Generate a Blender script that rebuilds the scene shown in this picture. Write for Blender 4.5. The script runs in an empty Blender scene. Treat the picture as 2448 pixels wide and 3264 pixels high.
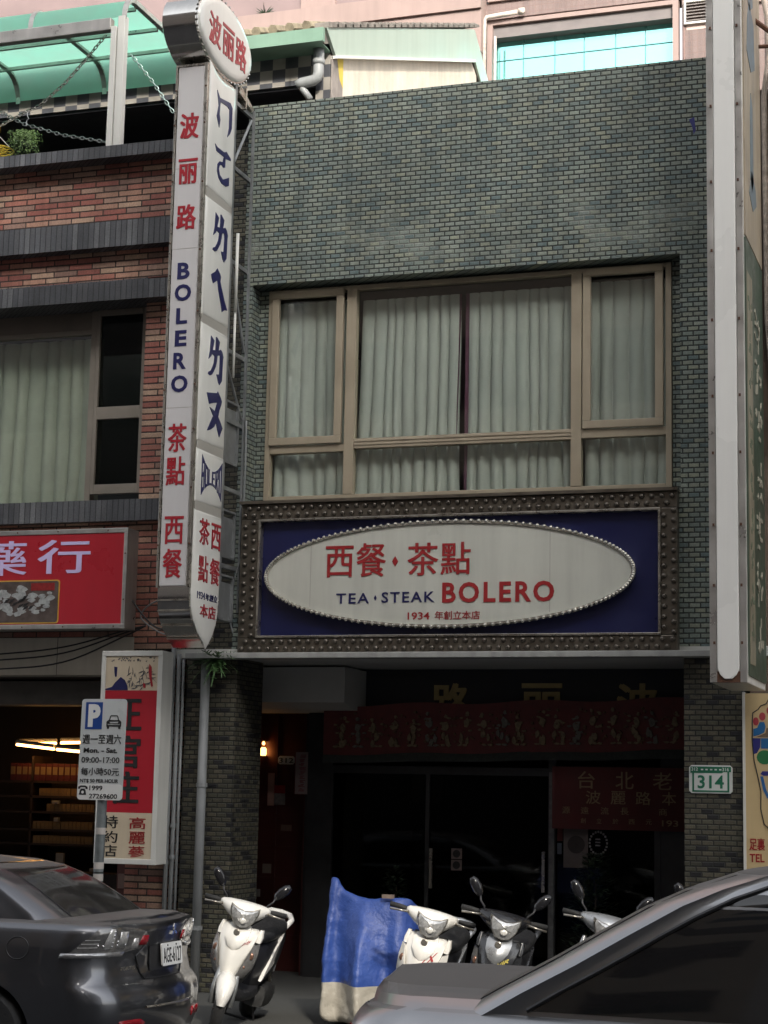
import bpy, bmesh, math, random
from mathutils import Vector, Matrix
R = math.radians
random.seed(7)
sc = bpy.context.scene
COL = sc.collection

# ------------------------------------------------------------------ camera
cd = bpy.data.cameras.new("camera"); cam = bpy.data.objects.new("camera", cd); COL.objects.link(cam)
cd.sensor_fit = 'HORIZONTAL'; cd.sensor_width = 36; cd.lens = 85.714
cd.clip_start = 0.1; cd.clip_end = 500
M4 = Matrix(((0.9471812, 0.0294741, 0.3193416), (0.3200462, -0.1503732, -0.9353921), (0.0204506, 0.9881899, -0.1518637))).to_4x4()
M4.translation = (7.0578, -16.3268, 1.9)
cam.matrix_world = M4
sc.camera = cam

# ------------------------------------------------------------------ light
EL, AZ = R(31), R(150)            # sun over the roofs across the street, to the right: this front lies in their shade
w = bpy.data.worlds.new("World"); sc.world = w; w.use_nodes = True
nt = w.node_tree; bg = nt.nodes["Background"]
sky = nt.nodes.new("ShaderNodeTexSky"); sky.sky_type = 'NISHITA'; sky.sun_disc = False
sky.sun_elevation = EL; sky.sun_rotation = AZ; sky.dust_density = 4.0; sky.air_density = 1.0
hs = nt.nodes.new("ShaderNodeHueSaturation"); hs.inputs["Saturation"].default_value = 0.22
nt.links.new(sky.outputs[0], hs.inputs["Color"]); nt.links.new(hs.outputs[0], bg.inputs[0])
bg.inputs[1].default_value = 0.15
sl = bpy.data.lights.new("sun", 'SUN'); sl.energy = 2.0; sl.angle = R(4.0); sl.color = (1.0, 0.93, 0.82)
so = bpy.data.objects.new("sun", sl); COL.objects.link(so)
sd = Vector((math.sin(AZ) * math.cos(EL), math.cos(AZ) * math.cos(EL), math.sin(EL)))
so.rotation_euler = sd.to_track_quat('Z', 'Y').to_euler(); so.location = sd * 60
sc.view_settings.view_transform = 'Standard'; sc.view_settings.look = 'None'
sc.view_settings.gamma = 1.0; sc.view_settings.exposure = 1.55
sc.cycles.max_bounces = 6; sc.cycles.diffuse_bounces = 3; sc.cycles.glossy_bounces = 3
sc.cycles.transmission_bounces = 6; sc.cycles.transparent_max_bounces = 12
sc.cycles.use_denoising = True; sc.cycles.sample_clamp_indirect = 4

# ------------------------------------------------------------------ node helpers
class N:
    def __init__(s, name):
        s.m = bpy.data.materials.new(name); s.m.use_nodes = True
        s.t = s.m.node_tree; s.b = s.t.nodes["Principled BSDF"]
    def n(s, ty, *ins, **props):
        nd = s.t.nodes.new("ShaderNode" + ty)
        for k, v in props.items(): setattr(nd, k, v)
        for i, v in enumerate(ins):
            if v is None: continue
            s.put(nd.inputs[i], v)
        return nd
    def put(s, sock, v):
        if isinstance(v, bpy.types.NodeSocket): s.t.links.new(v, sock)
        else: sock.default_value = v
    def mth(s, op, a, b=None, c=None):
        return s.n("Math", a, b, c, operation=op).outputs[0]
    def mix(s, f, a, b, bt='MIX'):
        nd = s.t.nodes.new("ShaderNodeMix"); nd.data_type = 'RGBA'; nd.blend_type = bt
        s.put(nd.inputs[0], f); s.put(nd.inputs[6], a); s.put(nd.inputs[7], b)
        return nd.outputs[2]
    def obj(s): return s.n("TexCoord").outputs["Object"]
    def noise(s, vec, scale, detail=3, rough=.55):
        nd = s.n("TexNoise"); s.put(nd.inputs["Vector"], vec)
        nd.inputs["Scale"].default_value = scale; nd.inputs["Detail"].default_value = detail
        nd.inputs["Roughness"].default_value = rough
        return nd
    def ramp(s, fac, stops, interp='LINEAR'):
        nd = s.n("ValToRGB", fac); cr = nd.color_ramp; cr.interpolation = interp
        while len(cr.elements) < len(stops): cr.elements.new(1)
        for e, (p, c) in zip(cr.elements, stops): e.position = p; e.color = c if len(c) == 4 else (*c, 1)
        return nd.outputs[0]
    def bump(s, h, dist=.01, strength=1):
        nd = s.n("Bump"); nd.inputs["Strength"].default_value = strength; nd.inputs["Distance"].default_value = dist
        s.put(nd.inputs["Height"], h); s.t.links.new(nd.outputs[0], s.b.inputs["Normal"])
    def set(s, **k):
        for a, v in k.items(): s.put(s.b.inputs[a.replace('_', ' ')], v)

def c4(c): return (c[0], c[1], c[2], 1)

MATS = {}
def mat(name, col, rough=.55, metal=0., var=.18, scale=5., streak=0., bump=0., bscale=80., coat=0., spec=None, dust=None, rvar=.12, coat_ior=1.5):
    """painted / plastic / metal surface with patchy wear, optional rain streaks and settled dust"""
    k = N(name); o = k.obj()
    nz = k.noise(o, scale, 5, .6).outputs[0]
    f = k.n("MapRange", nz, .3, .7, 1 - var, 1 + var * .6).outputs[0]
    if streak:
        mp = k.n("Mapping", o); mp.inputs["Scale"].default_value = (5, 5, .35)
        st = k.noise(mp.outputs[0], 1.5, 4, .6).outputs[0]
        f = k.mth('MULTIPLY', f, k.n("MapRange", st, .42, .75, 1, 1 - streak).outputs[0])
    v = k.n("CombineXYZ", f, f, f).outputs[0]
    c = k.mix(1.0, c4(col), v, 'MULTIPLY')
    r = k.n("MapRange", nz, .3, .7, max(.02, rough - rvar), min(1, rough + rvar)).outputs[0]
    if dust:
        g = k.n("NewGeometry"); z = k.n("SeparateXYZ", g.outputs["True Normal"]).outputs[2]
        d = k.n("MapRange", z, .90, .985, 0, dust[1]).outputs[0]
        c = k.mix(d, c, c4(dust[0])); metal = k.mth('MULTIPLY', k.mth('SUBTRACT', 1.0, d), metal); r = k.mth('MAXIMUM', r, k.mth('MULTIPLY', d, .85))
        if coat: k.set(Coat_Weight=k.mth('MULTIPLY', k.mth('SUBTRACT', 1.0, d), coat))
    elif coat: k.set(Coat_Weight=coat)
    k.set(Base_Color=c, Roughness=r, Metallic=metal)
    if coat: k.set(Coat_Roughness=.04, Coat_IOR=coat_ior)
    if spec is not None: k.set(Specular_IOR_Level=spec)
    if bump: k.bump(k.noise(o, bscale, 4).outputs[0], bump)
    MATS[name] = k.m
    return k.m

def brickmat(name, bw, bh, joint, cols, mortar, rough=.4, bumpd=.006, off=.5, tint=None, light_joint=None, spec=.5, grime=.3):
    """tiles in rows: every tile draws its own colour; u runs along the wall (x+y), v up"""
    k = N(name); o = k.obj(); s = k.n("SeparateXYZ", o)
    u = k.mth('ADD', s.outputs[0], s.outputs[1]); v = s.outputs[2]
    row = k.mth('FLOOR', k.mth('DIVIDE', v, bh))
    sh = k.mth('MULTIPLY', k.mth('MODULO', row, 2.0), off * bw)
    uu = k.mth('DIVIDE', k.mth('ADD', u, k.mth('ADD', sh, 50 * bw)), bw)
    colm = k.mth('FLOOR', uu)
    fu = k.mth('MULTIPLY', k.mth('PINGPONG', k.mth('FRACT', uu), .5), bw)
    fv = k.mth('MULTIPLY', k.mth('PINGPONG', k.mth('FRACT', k.mth('DIVIDE', v, bh)), .5), bh)
    wob = k.noise(o, 45, 2).outputs[0]
    d = k.mth('ADD', k.mth('MINIMUM', fu, fv), k.mth('MULTIPLY', k.mth('SUBTRACT', wob, .5), joint * .9))
    brick = k.n("MapRange", d, joint * .5, joint * 1.0, 0, 1).outputs[0]
    idv = k.n("CombineXYZ", colm, row, 0.0).outputs[0]
    wn = k.n("TexWhiteNoise", idv).outputs["Value"]
    n = len(cols)
    c = k.ramp(wn, [(i / n, cc) for i, cc in enumerate(cols)], 'CONSTANT')
    fine = k.noise(o, 60, 4, .7).outputs[0]
    big = k.noise(o, 1.1, 4, .6).outputs[0]
    f = k.mth('MULTIPLY', k.n("MapRange", fine, .3, .7, .72, 1.25).outputs[0], k.n("MapRange", big, .3, .7, 1 - grime, 1 + grime * .4).outputs[0])
    mp = k.n("Mapping", o); mp.inputs["Scale"].default_value = (7, 7, .35)
    f = k.mth('MULTIPLY', f, k.n("MapRange", k.noise(mp.outputs[0], 1.3, 4, .65).outputs[0], .45, .75, 1, .68).outputs[0])
    c = k.mix(1.0, c, k.n("CombineXYZ", f, f, f).outputs[0], 'MULTIPLY')
    if tint:
        t = k.n("MapRange", k.noise(k.n("VectorMath", idv, (.09, .045, 0.0), operation='MULTIPLY').outputs[0], 1.6, 4, .75).outputs[0], .52, .68, 0, .42).outputs[0]
        c = k.mix(t, c, c4(tint))
    mc = c4(mortar)
    if light_joint:
        lj = k.n("MapRange", k.noise(o, 1.6, 3).outputs[0], .5, .62, 0, 1).outputs[0]
        lz = k.mth('MULTIPLY', k.n("MapRange", v, light_joint[1], light_joint[2], 0, 1).outputs[0], k.n("MapRange", v, light_joint[3], light_joint[4], 1, 0).outputs[0])
        mc = k.mix(k.mth('MULTIPLY', lj, lz), mc, c4(light_joint[0]))
    c = k.mix(brick, mc, c)
    rr = k.n("MapRange", brick, 0, 1, .9, rough).outputs[0]
    k.set(Base_Color=c, Roughness=rr, Specular_IOR_Level=spec)
    k.bump(k.mth('ADD', brick, k.mth('MULTIPLY', fine, .35)), bumpd)
    MATS[name] = k.m
    return k.m

def glass(name, tint=(.55, .62, .6), rough=.03, alpha=.3, refl=1.0, refl0=.05):
    """window glass: mostly clear, glossy; keeps what is behind it readable"""
    k = N(name)
    tr = k.n("BsdfTransparent", c4(tint)); gl = k.n("BsdfGlossy"); gl.inputs["Color"].default_value = (refl, refl, refl, 1); gl.inputs["Roughness"].default_value = rough
    g = k.n("NewGeometry"); dt = k.n("VectorMath", g.outputs["Incoming"], g.outputs["Normal"], operation='DOT_PRODUCT')
    fr = k.mth('ADD', k.mth('MULTIPLY', k.mth('POWER', k.mth('SUBTRACT', 1.0, k.mth('ABSOLUTE', dt.outputs["Value"])), 5.0), .95), refl0)
    mx = k.n("MixShader", k.mth('MINIMUM', fr, 1.0), tr.outputs[0], gl.outputs[0])
    k.t.links.new(mx.outputs[0], k.t.nodes["Material Output"].inputs[0])
    MATS[name] = k.m
    return k.m

def emit(name, col, st):
    k = N(name); k.set(Base_Color=c4(col), Emission_Color=c4(col), Emission_Strength=st); MATS[name] = k.m
    return k.m

# ------------------------------------------------------------------ mesh helpers
ORG = {}
class MB:
    def __init__(s): s.v = []; s.f = []
    def add(s, vs, fs):
        b = len(s.v); s.v += [tuple(p) for p in vs]; s.f += [tuple(b + i for i in f) for f in fs]; return s
    def box(s, x0, x1, y0, y1, z0, z1):
        return s.add([(x0, y0, z0), (x1, y0, z0), (x1, y1, z0), (x0, y1, z0), (x0, y0, z1), (x1, y0, z1), (x1, y1, z1), (x0, y1, z1)],
                     [(0, 3, 2, 1), (4, 5, 6, 7), (0, 1, 5, 4), (1, 2, 6, 5), (2, 3, 7, 6), (3, 0, 4, 7)])
    def poly(s, pts): return s.add(pts, [tuple(range(len(pts)))])
    def prism(s, poly, axis, a, b):
        def P(q, c): return {'x': (c, q[0], q[1]), 'y': (q[0], c, q[1]), 'z': (q[0], q[1], c)}[axis]
        n = len(poly)
        return s.add([P(q, a) for q in poly] + [P(q, b) for q in poly],
                     [tuple(range(n)), tuple(range(2 * n - 1, n - 1, -1))] + [(i, i + n, (i + 1) % n + n, (i + 1) % n) for i in range(n)])
    def loft(s, rings, cap=True, close=True, ends=False):
        n = len(rings[0]); vs = [p for r in rings for p in r]; fs = []
        for k in range(len(rings) - 1):
            for i in range(n if close else n - 1):
                j = (i + 1) % n
                fs.append((k * n + i, k * n + j, (k + 1) * n + j, (k + 1) * n + i))
        if cap and close:
            fs.append(tuple(range(n - 1, -1, -1))); m = (len(rings) - 1) * n; fs.append(tuple(m + i for i in range(n)))
        return s.add(vs, fs)
    def tube(s, path, r, n=8, closed=False):
        P = [Vector(p) for p in path]; rings = []; m = len(P); up = None
        for i, p in enumerate(P):
            a = P[(i - 1) % m] if (i > 0 or closed) else P[0]; b = P[(i + 1) % m] if (i < m - 1 or closed) else P[-1]
            t = (b - a).normalized()
            if up is None:
                up = t.orthogonal().normalized()
            else:
                up = (up - t * up.dot(t)); up = up.normalized() if up.length > 1e-6 else t.orthogonal().normalized()
            sd = t.cross(up); rr = r[i] if isinstance(r, (list, tuple)) else r
            rings.append([tuple(p + (up * math.cos(2 * math.pi * k / n) + sd * math.sin(2 * math.pi * k / n)) * rr) for k in range(n)])
        if closed: rings.append(rings[0]); return s.loft(rings, cap=False)
        return s.loft(rings)
    def lathe(s, prof, c, axis='z', n=24):
        rings = []
        for r, h in prof:
            ring = []
            for k in range(n):
                a = 2 * math.pi * k / n; q = (r * math.cos(a), r * math.sin(a))
                ring.append({'z': (c[0] + q[0], c[1] + q[1], c[2] + h), 'x': (c[0] + h, c[1] + q[0], c[2] + q[1]), 'y': (c[0] + q[0], c[1] + h, c[2] + q[1])}[axis])
            rings.append(ring)
        return s.loft(rings)
    def ball(s, c, r, nu=10, nv=7):
        if not isinstance(r, (tuple, list)): r = (r, r, r)
        rings = []
        for i in range(nv):
            t = math.pi * (i + .5) / nv - math.pi / 2
            rings.append([(c[0] + r[0] * math.cos(t) * math.cos(2 * math.pi * k / nu), c[1] + r[1] * math.cos(t) * math.sin(2 * math.pi * k / nu), c[2] + r[2] * math.sin(t)) for k in range(nu)])
        return s.loft(rings)
    def xf(s, fn): s.v = [tuple(fn(p)) for p in s.v]; return s
    def build(s, name, m, parent=None, label=None, smooth=False, bevel=0., sub=0, flat_angle=None, org=None):
        o0 = Vector(ORG.get(parent.name, (0, 0, 0))) if parent else Vector(org or (0, 0, 0))
        me = bpy.data.meshes.new(name); me.from_pydata([tuple(Vector(p) - o0) for p in s.v], [], s.f)
        bm = bmesh.new(); bm.from_mesh(me); bmesh.ops.recalc_face_normals(bm, faces=bm.faces); bm.to_mesh(me); bm.free()
        o = bpy.data.objects.new(name, me); COL.objects.link(o)
        for mm in (m if isinstance(m, (list, tuple)) else [m]): me.materials.append(mm)
        if parent: o.parent = parent; ORG[o.name] = tuple(o0)
        else: o.location = o0; ORG[o.name] = tuple(o0)
        if smooth:
            for p in me.polygons: p.use_smooth = True
        if bevel:
            b = o.modifiers.new("bevel", 'BEVEL'); b.width = bevel; b.segments = 2; b.limit_method = 'ANGLE'; b.angle_limit = R(35)
        if sub:
            b = o.modifiers.new("subsurf", 'SUBSURF'); b.levels = sub; b.render_levels = sub
        if flat_angle and smooth: me.set_sharp_from_angle(angle=R(flat_angle))
        if label: o['label'] = label
        return o

def thing(name, label, cat, loc=(0, 0, 0), group=None):
    o = bpy.data.objects.new(name, None); COL.objects.link(o); o.location = loc; o.empty_display_size = .2
    o['label'] = label; o['category'] = cat
    if group: o['group'] = group
    ORG[o.name] = tuple(loc)
    return o
def tag(o, label, cat, group=None):
    o['label'] = label; o['category'] = cat
    if group: o['group'] = group
    return o
def struct(o): o['kind'] = 'structure'; return o
def stuff(o): o['kind'] = 'stuff'; return o

def textmesh(body, bold=0.0, space=1.0):
    cu = bpy.data.curves.new('t', 'FONT'); cu.body = body; cu.offset = bold; cu.resolution_u = 3; cu.extrude = .004; cu.space_character = space
    o = bpy.data.objects.new('t', cu); COL.objects.link(o)
    dg = bpy.context.evaluated_depsgraph_get(); dg.update()
    me = bpy.data.meshes.new_from_object(o.evaluated_get(dg))
    vs = [tuple(v.co) for v in me.vertices]; fs = [tuple(p.vertices) for p in me.polygons]
    bpy.data.objects.remove(o); bpy.data.curves.remove(cu); bpy.data.meshes.remove(me)
    return vs, fs
def text_into(mb, body, u0, u1, v0, v1, face, at, th=.006, bold=0.012, shear=0.0, space=1.0):
    """letters filling the rectangle u0..u1, v0..v1; face '-y' (u=x) or '+x' (u=y) or '-x' (u=-y)"""
    cjk = any(ord(ch) > 0x2E00 for ch in body)
    vs, fs = textmesh(body, 0.0 if cjk else bold, space)
    if not vs: return mb
    a0 = min(p[0] for p in vs); a1 = max(p[0] for p in vs); b0 = min(p[1] for p in vs); b1 = max(p[1] for p in vs)
    sh = bold * (v1 - v0) if cjk else 0.0
    for k, (du, dv) in enumerate(((0, 0), (-1, -.5), (1, .5), (-1, .5), (1, -.5)) if sh else ((0, 0),)):
        out = []
        for p in vs:
            tv = (p[1] - b0) / max(b1 - b0, 1e-6); tu = (p[0] - a0) / max(a1 - a0, 1e-6)
            u = u0 + sh + tu * (u1 - u0 - 2 * sh) + shear * tv * (v1 - v0) + du * sh; v = v0 + sh * .5 + tv * (v1 - v0 - sh) + dv * sh; d = th + k * .00025 if p[2] > 0 else 0
            if face == '-y': out.append((u, at - d, v))
            elif face == '+x': out.append((at + d, u, v))
            elif face == 'z': out.append((u, v, at + d))
        mb.add(out, fs)
    return mb

# ------------------------------------------------------------------ materials
GREEN = [(0.262, 0.298, 0.258), (0.215, 0.256, 0.222), (0.293, 0.328, 0.273), (0.183, 0.226, 0.206), (0.275, 0.298, 0.237), (0.241, 0.286, 0.245), (0.147, 0.197, 0.191), (0.301, 0.322, 0.243), (0.225, 0.256, 0.212), (0.267, 0.310, 0.258), (0.204, 0.244, 0.217), (0.249, 0.274, 0.222)]
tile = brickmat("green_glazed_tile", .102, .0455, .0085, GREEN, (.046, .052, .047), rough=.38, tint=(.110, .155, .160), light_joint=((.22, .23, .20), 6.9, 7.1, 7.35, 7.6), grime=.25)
tile_dark = brickmat("dark_green_tile", .102, .0455, .0080, [(0.091, 0.084, 0.056), (0.109, 0.098, 0.066), (0.079, 0.076, 0.053), (0.018, 0.018, 0.020), (0.121, 0.109, 0.073), (0.097, 0.087, 0.059), (0.087, 0.084, 0.059), (0.106, 0.101, 0.068), (0.024, 0.024, 0.026), (0.099, 0.092, 0.064), (0.083, 0.076, 0.052), (0.127, 0.112, 0.077)], (.032, .031, .027), rough=.5, grime=.4)  # darker, browner mix in the facade's tile size
redbrick = brickmat("red_brick_cladding", .268, .0625, .009, [(0.396, 0.138, 0.102), (0.480, 0.264, 0.180), (0.336, 0.114, 0.084), (0.528, 0.348, 0.240), (0.420, 0.168, 0.120), (0.456, 0.282, 0.204), (0.324, 0.192, 0.144), (0.492, 0.228, 0.156)], (.055, .04, .035), rough=.6, off=.36, grime=.4)
slate = brickmat("dark_slate_tile", .062, .45, .005, [(.095, .098, .106), (.12, .122, .13), (.085, .087, .094), (.17, .172, .178), (.105, .106, .112), (.092, .095, .102)], (.035, .035, .038), rough=.45, off=0, grime=.5)
checker_cols = N("checker_tile")
def _checker():
    k = checker_cols; o = k.obj(); s = k.n("SeparateXYZ", o)
    u = k.mth('ADD', s.outputs[0], s.outputs[1])
    a = k.mth('FLOOR', k.mth('DIVIDE', k.mth('ADD', u, 80.0), .158)); b = k.mth('FLOOR', k.mth('DIVIDE', s.outputs[2], .153))
    p = k.mth('MODULO', k.mth('ADD', a, b), 2.0)
    nz = k.n("MapRange", k.noise(o, 2.5, 4).outputs[0], .3, .7, .75, 1.15).outputs[0]
    c = k.mix(p, (.06, .062, .07, 1), (.27, .25, .22, 1))
    k.set(Base_Color=k.mix(1.0, c, k.n("CombineXYZ", nz, nz, nz).outputs[0], 'MULTIPLY'), Roughness=.35)
_checker(); checker = checker_cols.m
bronze = mat("bronze_aluminium", (.385, .325, .235), .45, .10, .1, 3, streak=.12)
wframe2 = mat("grey_brown_aluminium", (.25, .22, .18), .45, .1, .15, 3)
wframe = mat("dark_bronze_aluminium", (.20, .17, .14), .45, .3, .15, 3)
studmetal = mat("aged_brass_frame", (.135, .115, .090), .38, .55, .25, 7)
studball = mat("aged_brass_stud", (.135, .118, .098), .30, .7, .25, 9)
bluepanel = mat("navy_panel", (.008, .011, .066), .35, 0, .12, 2)
oval_white = mat("milky_acrylic_board", (.58, .58, .51), .35, 0, .07, 1.2, streak=.13)
acryl = mat("milky_acrylic_sign", (.72, .71, .66), .16, 0, .05, 1.0, streak=.07, spec=.7, rvar=.05)
acryl_g = mat("grey_acrylic_sign", (.62, .60, .59), .16, 0, .05, 1.0, streak=.06, spec=.7, rvar=.05)
chrome = mat("worn_chrome", (.62, .60, .56), .13, 1, .12, 6, rvar=.06)
chrome_d = mat("tarnished_steel", (.42, .39, .34), .3, .85, .35, 9, streak=.3)
redL = mat("red_letter_vinyl", (.36, .018, .028), .4, 0, .06)
redB = mat("brick_red_letter", (.33, .022, .024), .4, 0, .08)
navyL = mat("navy_letter_vinyl", (.014, .015, .085), .4, 0, .06)
bandgrey = mat("grey_joint_band", (.38, .36, .32), .5, 0, .1, 4)
signred = mat("red_lightbox_face", (.42, .018, .030), .35, 0, .05, 2, streak=.06)
lilac = mat("lilac_letter", (.62, .52, .80), .4, 0, .04)
alu = mat("brushed_aluminium", (.50, .48, .45), .36, .7, .2, 4, streak=.2)
alu_w = mat("white_powdercoat", (.66, .65, .60), .4, 0, .08, 2, streak=.14)
greyledge = mat("weathered_grey_ledge", (.36, .36, .34), .6, 0, .2, 5, streak=.3)
soffit = mat("pale_soffit_board", (.58, .58, .54), .7, 0, .12, 2)
beige = mat("beige_wall_panel", (.60, .56, .47), .55, 0, .12, 2, streak=.15)
cream = mat("cream_plaster", (.60, .545, .455), .85, 0, .18, 2.2, streak=.14, bump=.004, bscale=30)
palegreen = mat("pale_green_metal", (.345, .41, .355), .5, 0, .08, 1.2, streak=.1)
greenmetal = mat("green_fascia_metal", (.17, .28, .21), .5, 0, .12, 2, streak=.1)
rooftile = mat("old_roof_tile", (.19, .17, .15), .8, 0, .4, 7, bump=.01, bscale=30)
pink = brickmat("pink_wall_tile", .10, .10, .004, [(.185, .132, .118), (.18, .128, .114), (.193, .137, .123), (.183, .131, .118)], (.17, .11, .095), rough=.5, off=0, grime=.22, bumpd=.001)
pinktrim = mat("pale_pink_trim", (.27, .195, .172), .6, 0, .1, 1.5, streak=.12)
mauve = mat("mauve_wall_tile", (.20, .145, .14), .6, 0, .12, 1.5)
black = mat("black_plastic", (.018, .018, .020), .42, 0, .2, 8)
blackgloss = mat("black_gloss_plastic", (.014, .014, .016), .15, 0, .1, 8)
rubber = mat("tyre_rubber", (.022, .022, .022), .8, 0, .25, 20, bump=.004, bscale=60)
seatv = mat("black_seat_vinyl", (.016, .016, .017), .55, 0, .15, 20, bump=.002, bscale=200)
steelgrey = mat("galvanised_steel", (.30, .31, .31), .45, .6, .25, 9, streak=.25)
pipegrey = mat("grey_pvc_pipe", (.25, .26, .26), .5, 0, .15, 4, streak=.2)
rust = mat("rusty_bolt", (.10, .045, .025), .85, 0, .3, 30)
asphalt = mat("asphalt", (.052, .052, .054), .88, 0, .3, 3, bump=.006, bscale=140)
pave = brickmat("grey_paving", .30, .30, .006, [(.14, .14, .13), (.16, .155, .145), (.12, .12, .115), (.15, .15, .14)], (.06, .06, .055), rough=.8, off=0, grime=.35)
kerbm = mat("concrete_kerb", (.30, .29, .27), .85, 0, .25, 6, bump=.004)
darkwall = mat("dark_lacquer_board", (.026, .026, .032), .45, 0, .2, 3)
maroonwall = mat("maroon_lacquer_wall", (.085, .020, .016), .45, 0, .25, 3)
maroon = mat("maroon_banner_cloth", (.105, .024, .024), .8, 0, .2, 6, bump=.003, bscale=300)
bannerred = mat("red_embroidered_satin", (.165, .036, .034), .6, 0, .25, 9, bump=.003, bscale=200)
gold = mat("gold_letter", (.45, .35, .15), .4, .3, .15, 8)
goldd = mat("dull_gold_thread", (.26, .19, .11), .7, 0, .45, 30)
dglass = glass("dark_shop_glass", (.40, .43, .41), refl0=.02, refl=.6)
wglass = glass("window_glass", (.96, .98, .96))
curtain_m = mat("grey_green_curtain", (.45, .468, .435), .85, 0, .10, 2.5)
curtain_m2 = mat("sage_curtain", (.37, .39, .325), .85, 0, .15, 2.5)
purple = mat("plum_curtain_trim", (.10, .035, .065), .85, 0, .1)
roomdark = mat("unlit_room", (.045, .043, .045), .9, 0, .2, 2)
white = mat("white_enamel", (.74, .74, .71), .4, 0, .05, 3, streak=.05)
greenen = mat("green_enamel", (.02, .17, .09), .4, 0, .06, 3)
blueen = mat("blue_enamel", (.012, .055, .25), .4, 0, .06, 3)
ink = mat("black_ink", (.018, .018, .018), .5, 0, .05)
paper = mat("aged_paper", (.50, .46, .42), .8, 0, .12, 8)
pinkpaper = mat("pink_paper", (.40, .22, .18), .8, 0, .15, 8)
creamboard = mat("cream_board", (.60, .50, .36), .5, 0, .07, 2, streak=.1)
yellowboard = mat("yellow_cream_board", (.56, .42, .22), .5, 0, .08, 2, streak=.12)

# ================================================================== SETTING
ST = -.12                                            # street level; pavement and arcade floor at 0
struct(MB().box(-60, 60, -22, -3.05, ST - .3, ST).build("road", asphalt))
mb = MB().box(-60, 60, -2.87, 8, -.3, 0); struct(mb.build("pavement", pave))
mb = MB().box(-60, 60, -3.05, -2.87, -.3, .004); struct(mb.build("kerb", kerbm, bevel=.015))
mb = MB().box(-60, 60, -30, -22, -.3, .0); struct(mb.build("opposite_pavement", pave))

# ================================================================== RESTAURANT BUILDING
RB = thing("restaurant_building", "narrow shophouse clad in green glazed tiles with wide curtained window and dark arcade", "building", (2.4, 0, 0))
m = MB()
m.box(-.05, 4.90, 0, .30, 6.886, 8.765)                        # upper wall and parapet
m.box(-.05, .05, 0, .30, 3.25, 6.886); m.box(4.32, 4.90, 0, .30, 3.25, 6.886)
m.box(.05, 4.32, 0, .30, 3.25, 4.69)
m.box(.05, .155, .20, .30, 4.69, 6.886); m.box(4.215, 4.32, .20, .30, 4.69, 6.886)
m.build("facade_wall", tile, RB)
MB().box(-.05, 4.90, .30, 6, 7.9, 8.0).box(-.05, .05, .30, 6, 3.25, 8.7).box(-.62, 4.9, 6, 6.2, 0, 8.7).box(4.82, 4.9, .3, 6, 3.25, 8.7).box(-.62, 4.9, 2.0, 6, 3.26, 3.4).build("roof_deck", greyledge, RB)
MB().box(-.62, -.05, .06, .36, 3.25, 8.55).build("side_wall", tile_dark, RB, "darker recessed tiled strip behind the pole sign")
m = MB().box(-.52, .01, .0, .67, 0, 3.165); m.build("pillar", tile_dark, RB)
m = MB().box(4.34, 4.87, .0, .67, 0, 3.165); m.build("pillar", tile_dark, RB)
MB().prism([(4.41, 8.17), (4.46, 8.19), (4.475, 8.06), (4.455, 8.02), (4.44, 8.10)], 'y', -.002, .0).build("paint_patch", mat("ultramarine_paint", (.03, .03, .16), .5), RB)
m = MB().box(-.45, 4.62, -.20, .0, 3.145, 3.20); m.build("canopy_ledge", greyledge, RB, bevel=.006)
m = MB().box(-3.0, 7, .0, .68, 3.165, 3.25).box(-3.0, 7, .68, 1.95, 3.18, 3.26); m.build("arcade_ceiling", soffit, RB)
m = MB().prism([(1.2, 3.16), (1.95, 3.16), (1.95, 2.72), (1.5, 2.74), (1.2, 2.80)], 'x', -1.2, .69); m.build("ceiling_bulkhead", soffit, RB)
# wide window in the recess
WZ0, WZ1 = 4.70, 6.86
wn = MB()
wn.box(.16, .215, .17, .26, WZ0, WZ1); wn.box(4.155, 4.21, .17, .26, WZ0, WZ1)
wn.box(.215, 4.155, .17, .26, 6.815, WZ1); wn.box(.215, 4.155, .17, .26, WZ0, 4.765)
wn.box(.995, 1.095, .165, .26, 4.765, 6.815); wn.box(3.26, 3.36, .165, .26, 4.765, 6.815)
wn.box(.215, .995, .175, .26, 5.195, 5.27); wn.box(1.095, 3.26, .175, .26, 5.215, 5.315); wn.box(3.36, 4.155, .175, .26, 5.22, 5.30)
for z in (5.245, 5.28): wn.box(1.095, 3.26, .168, .175, z, z + .018)
win = wn.build("window", bronze, RB, bevel=.005)
def casement(x0, x1, z0, z1, t=.075, y=.145):
    m = MB(); m.box(x0, x1, y, y + .05, z1 - t, z1).box(x0, x1, y, y + .05, z0, z0 + t).box(x0, x0 + t, y, y + .05, z0 + t, z1 - t).box(x1 - t, x1, y, y + .05, z0 + t, z1 - t)
    m.build("casement_frame", bronze, win, bevel=.006)
casement(.205, .965, 5.275, 6.84); casement(3.375, 4.135, 5.305, 6.85)
MB().box(.215, .995, .225, .231, 4.765, 6.815).build("pane", wglass, win)
MB().box(1.095, 3.26, .225, .231, 4.765, 6.815).build("pane", wglass, win)
MB().box(3.36, 4.155, .225, .231, 4.765, 6.815).build("pane", wglass, win)
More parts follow.
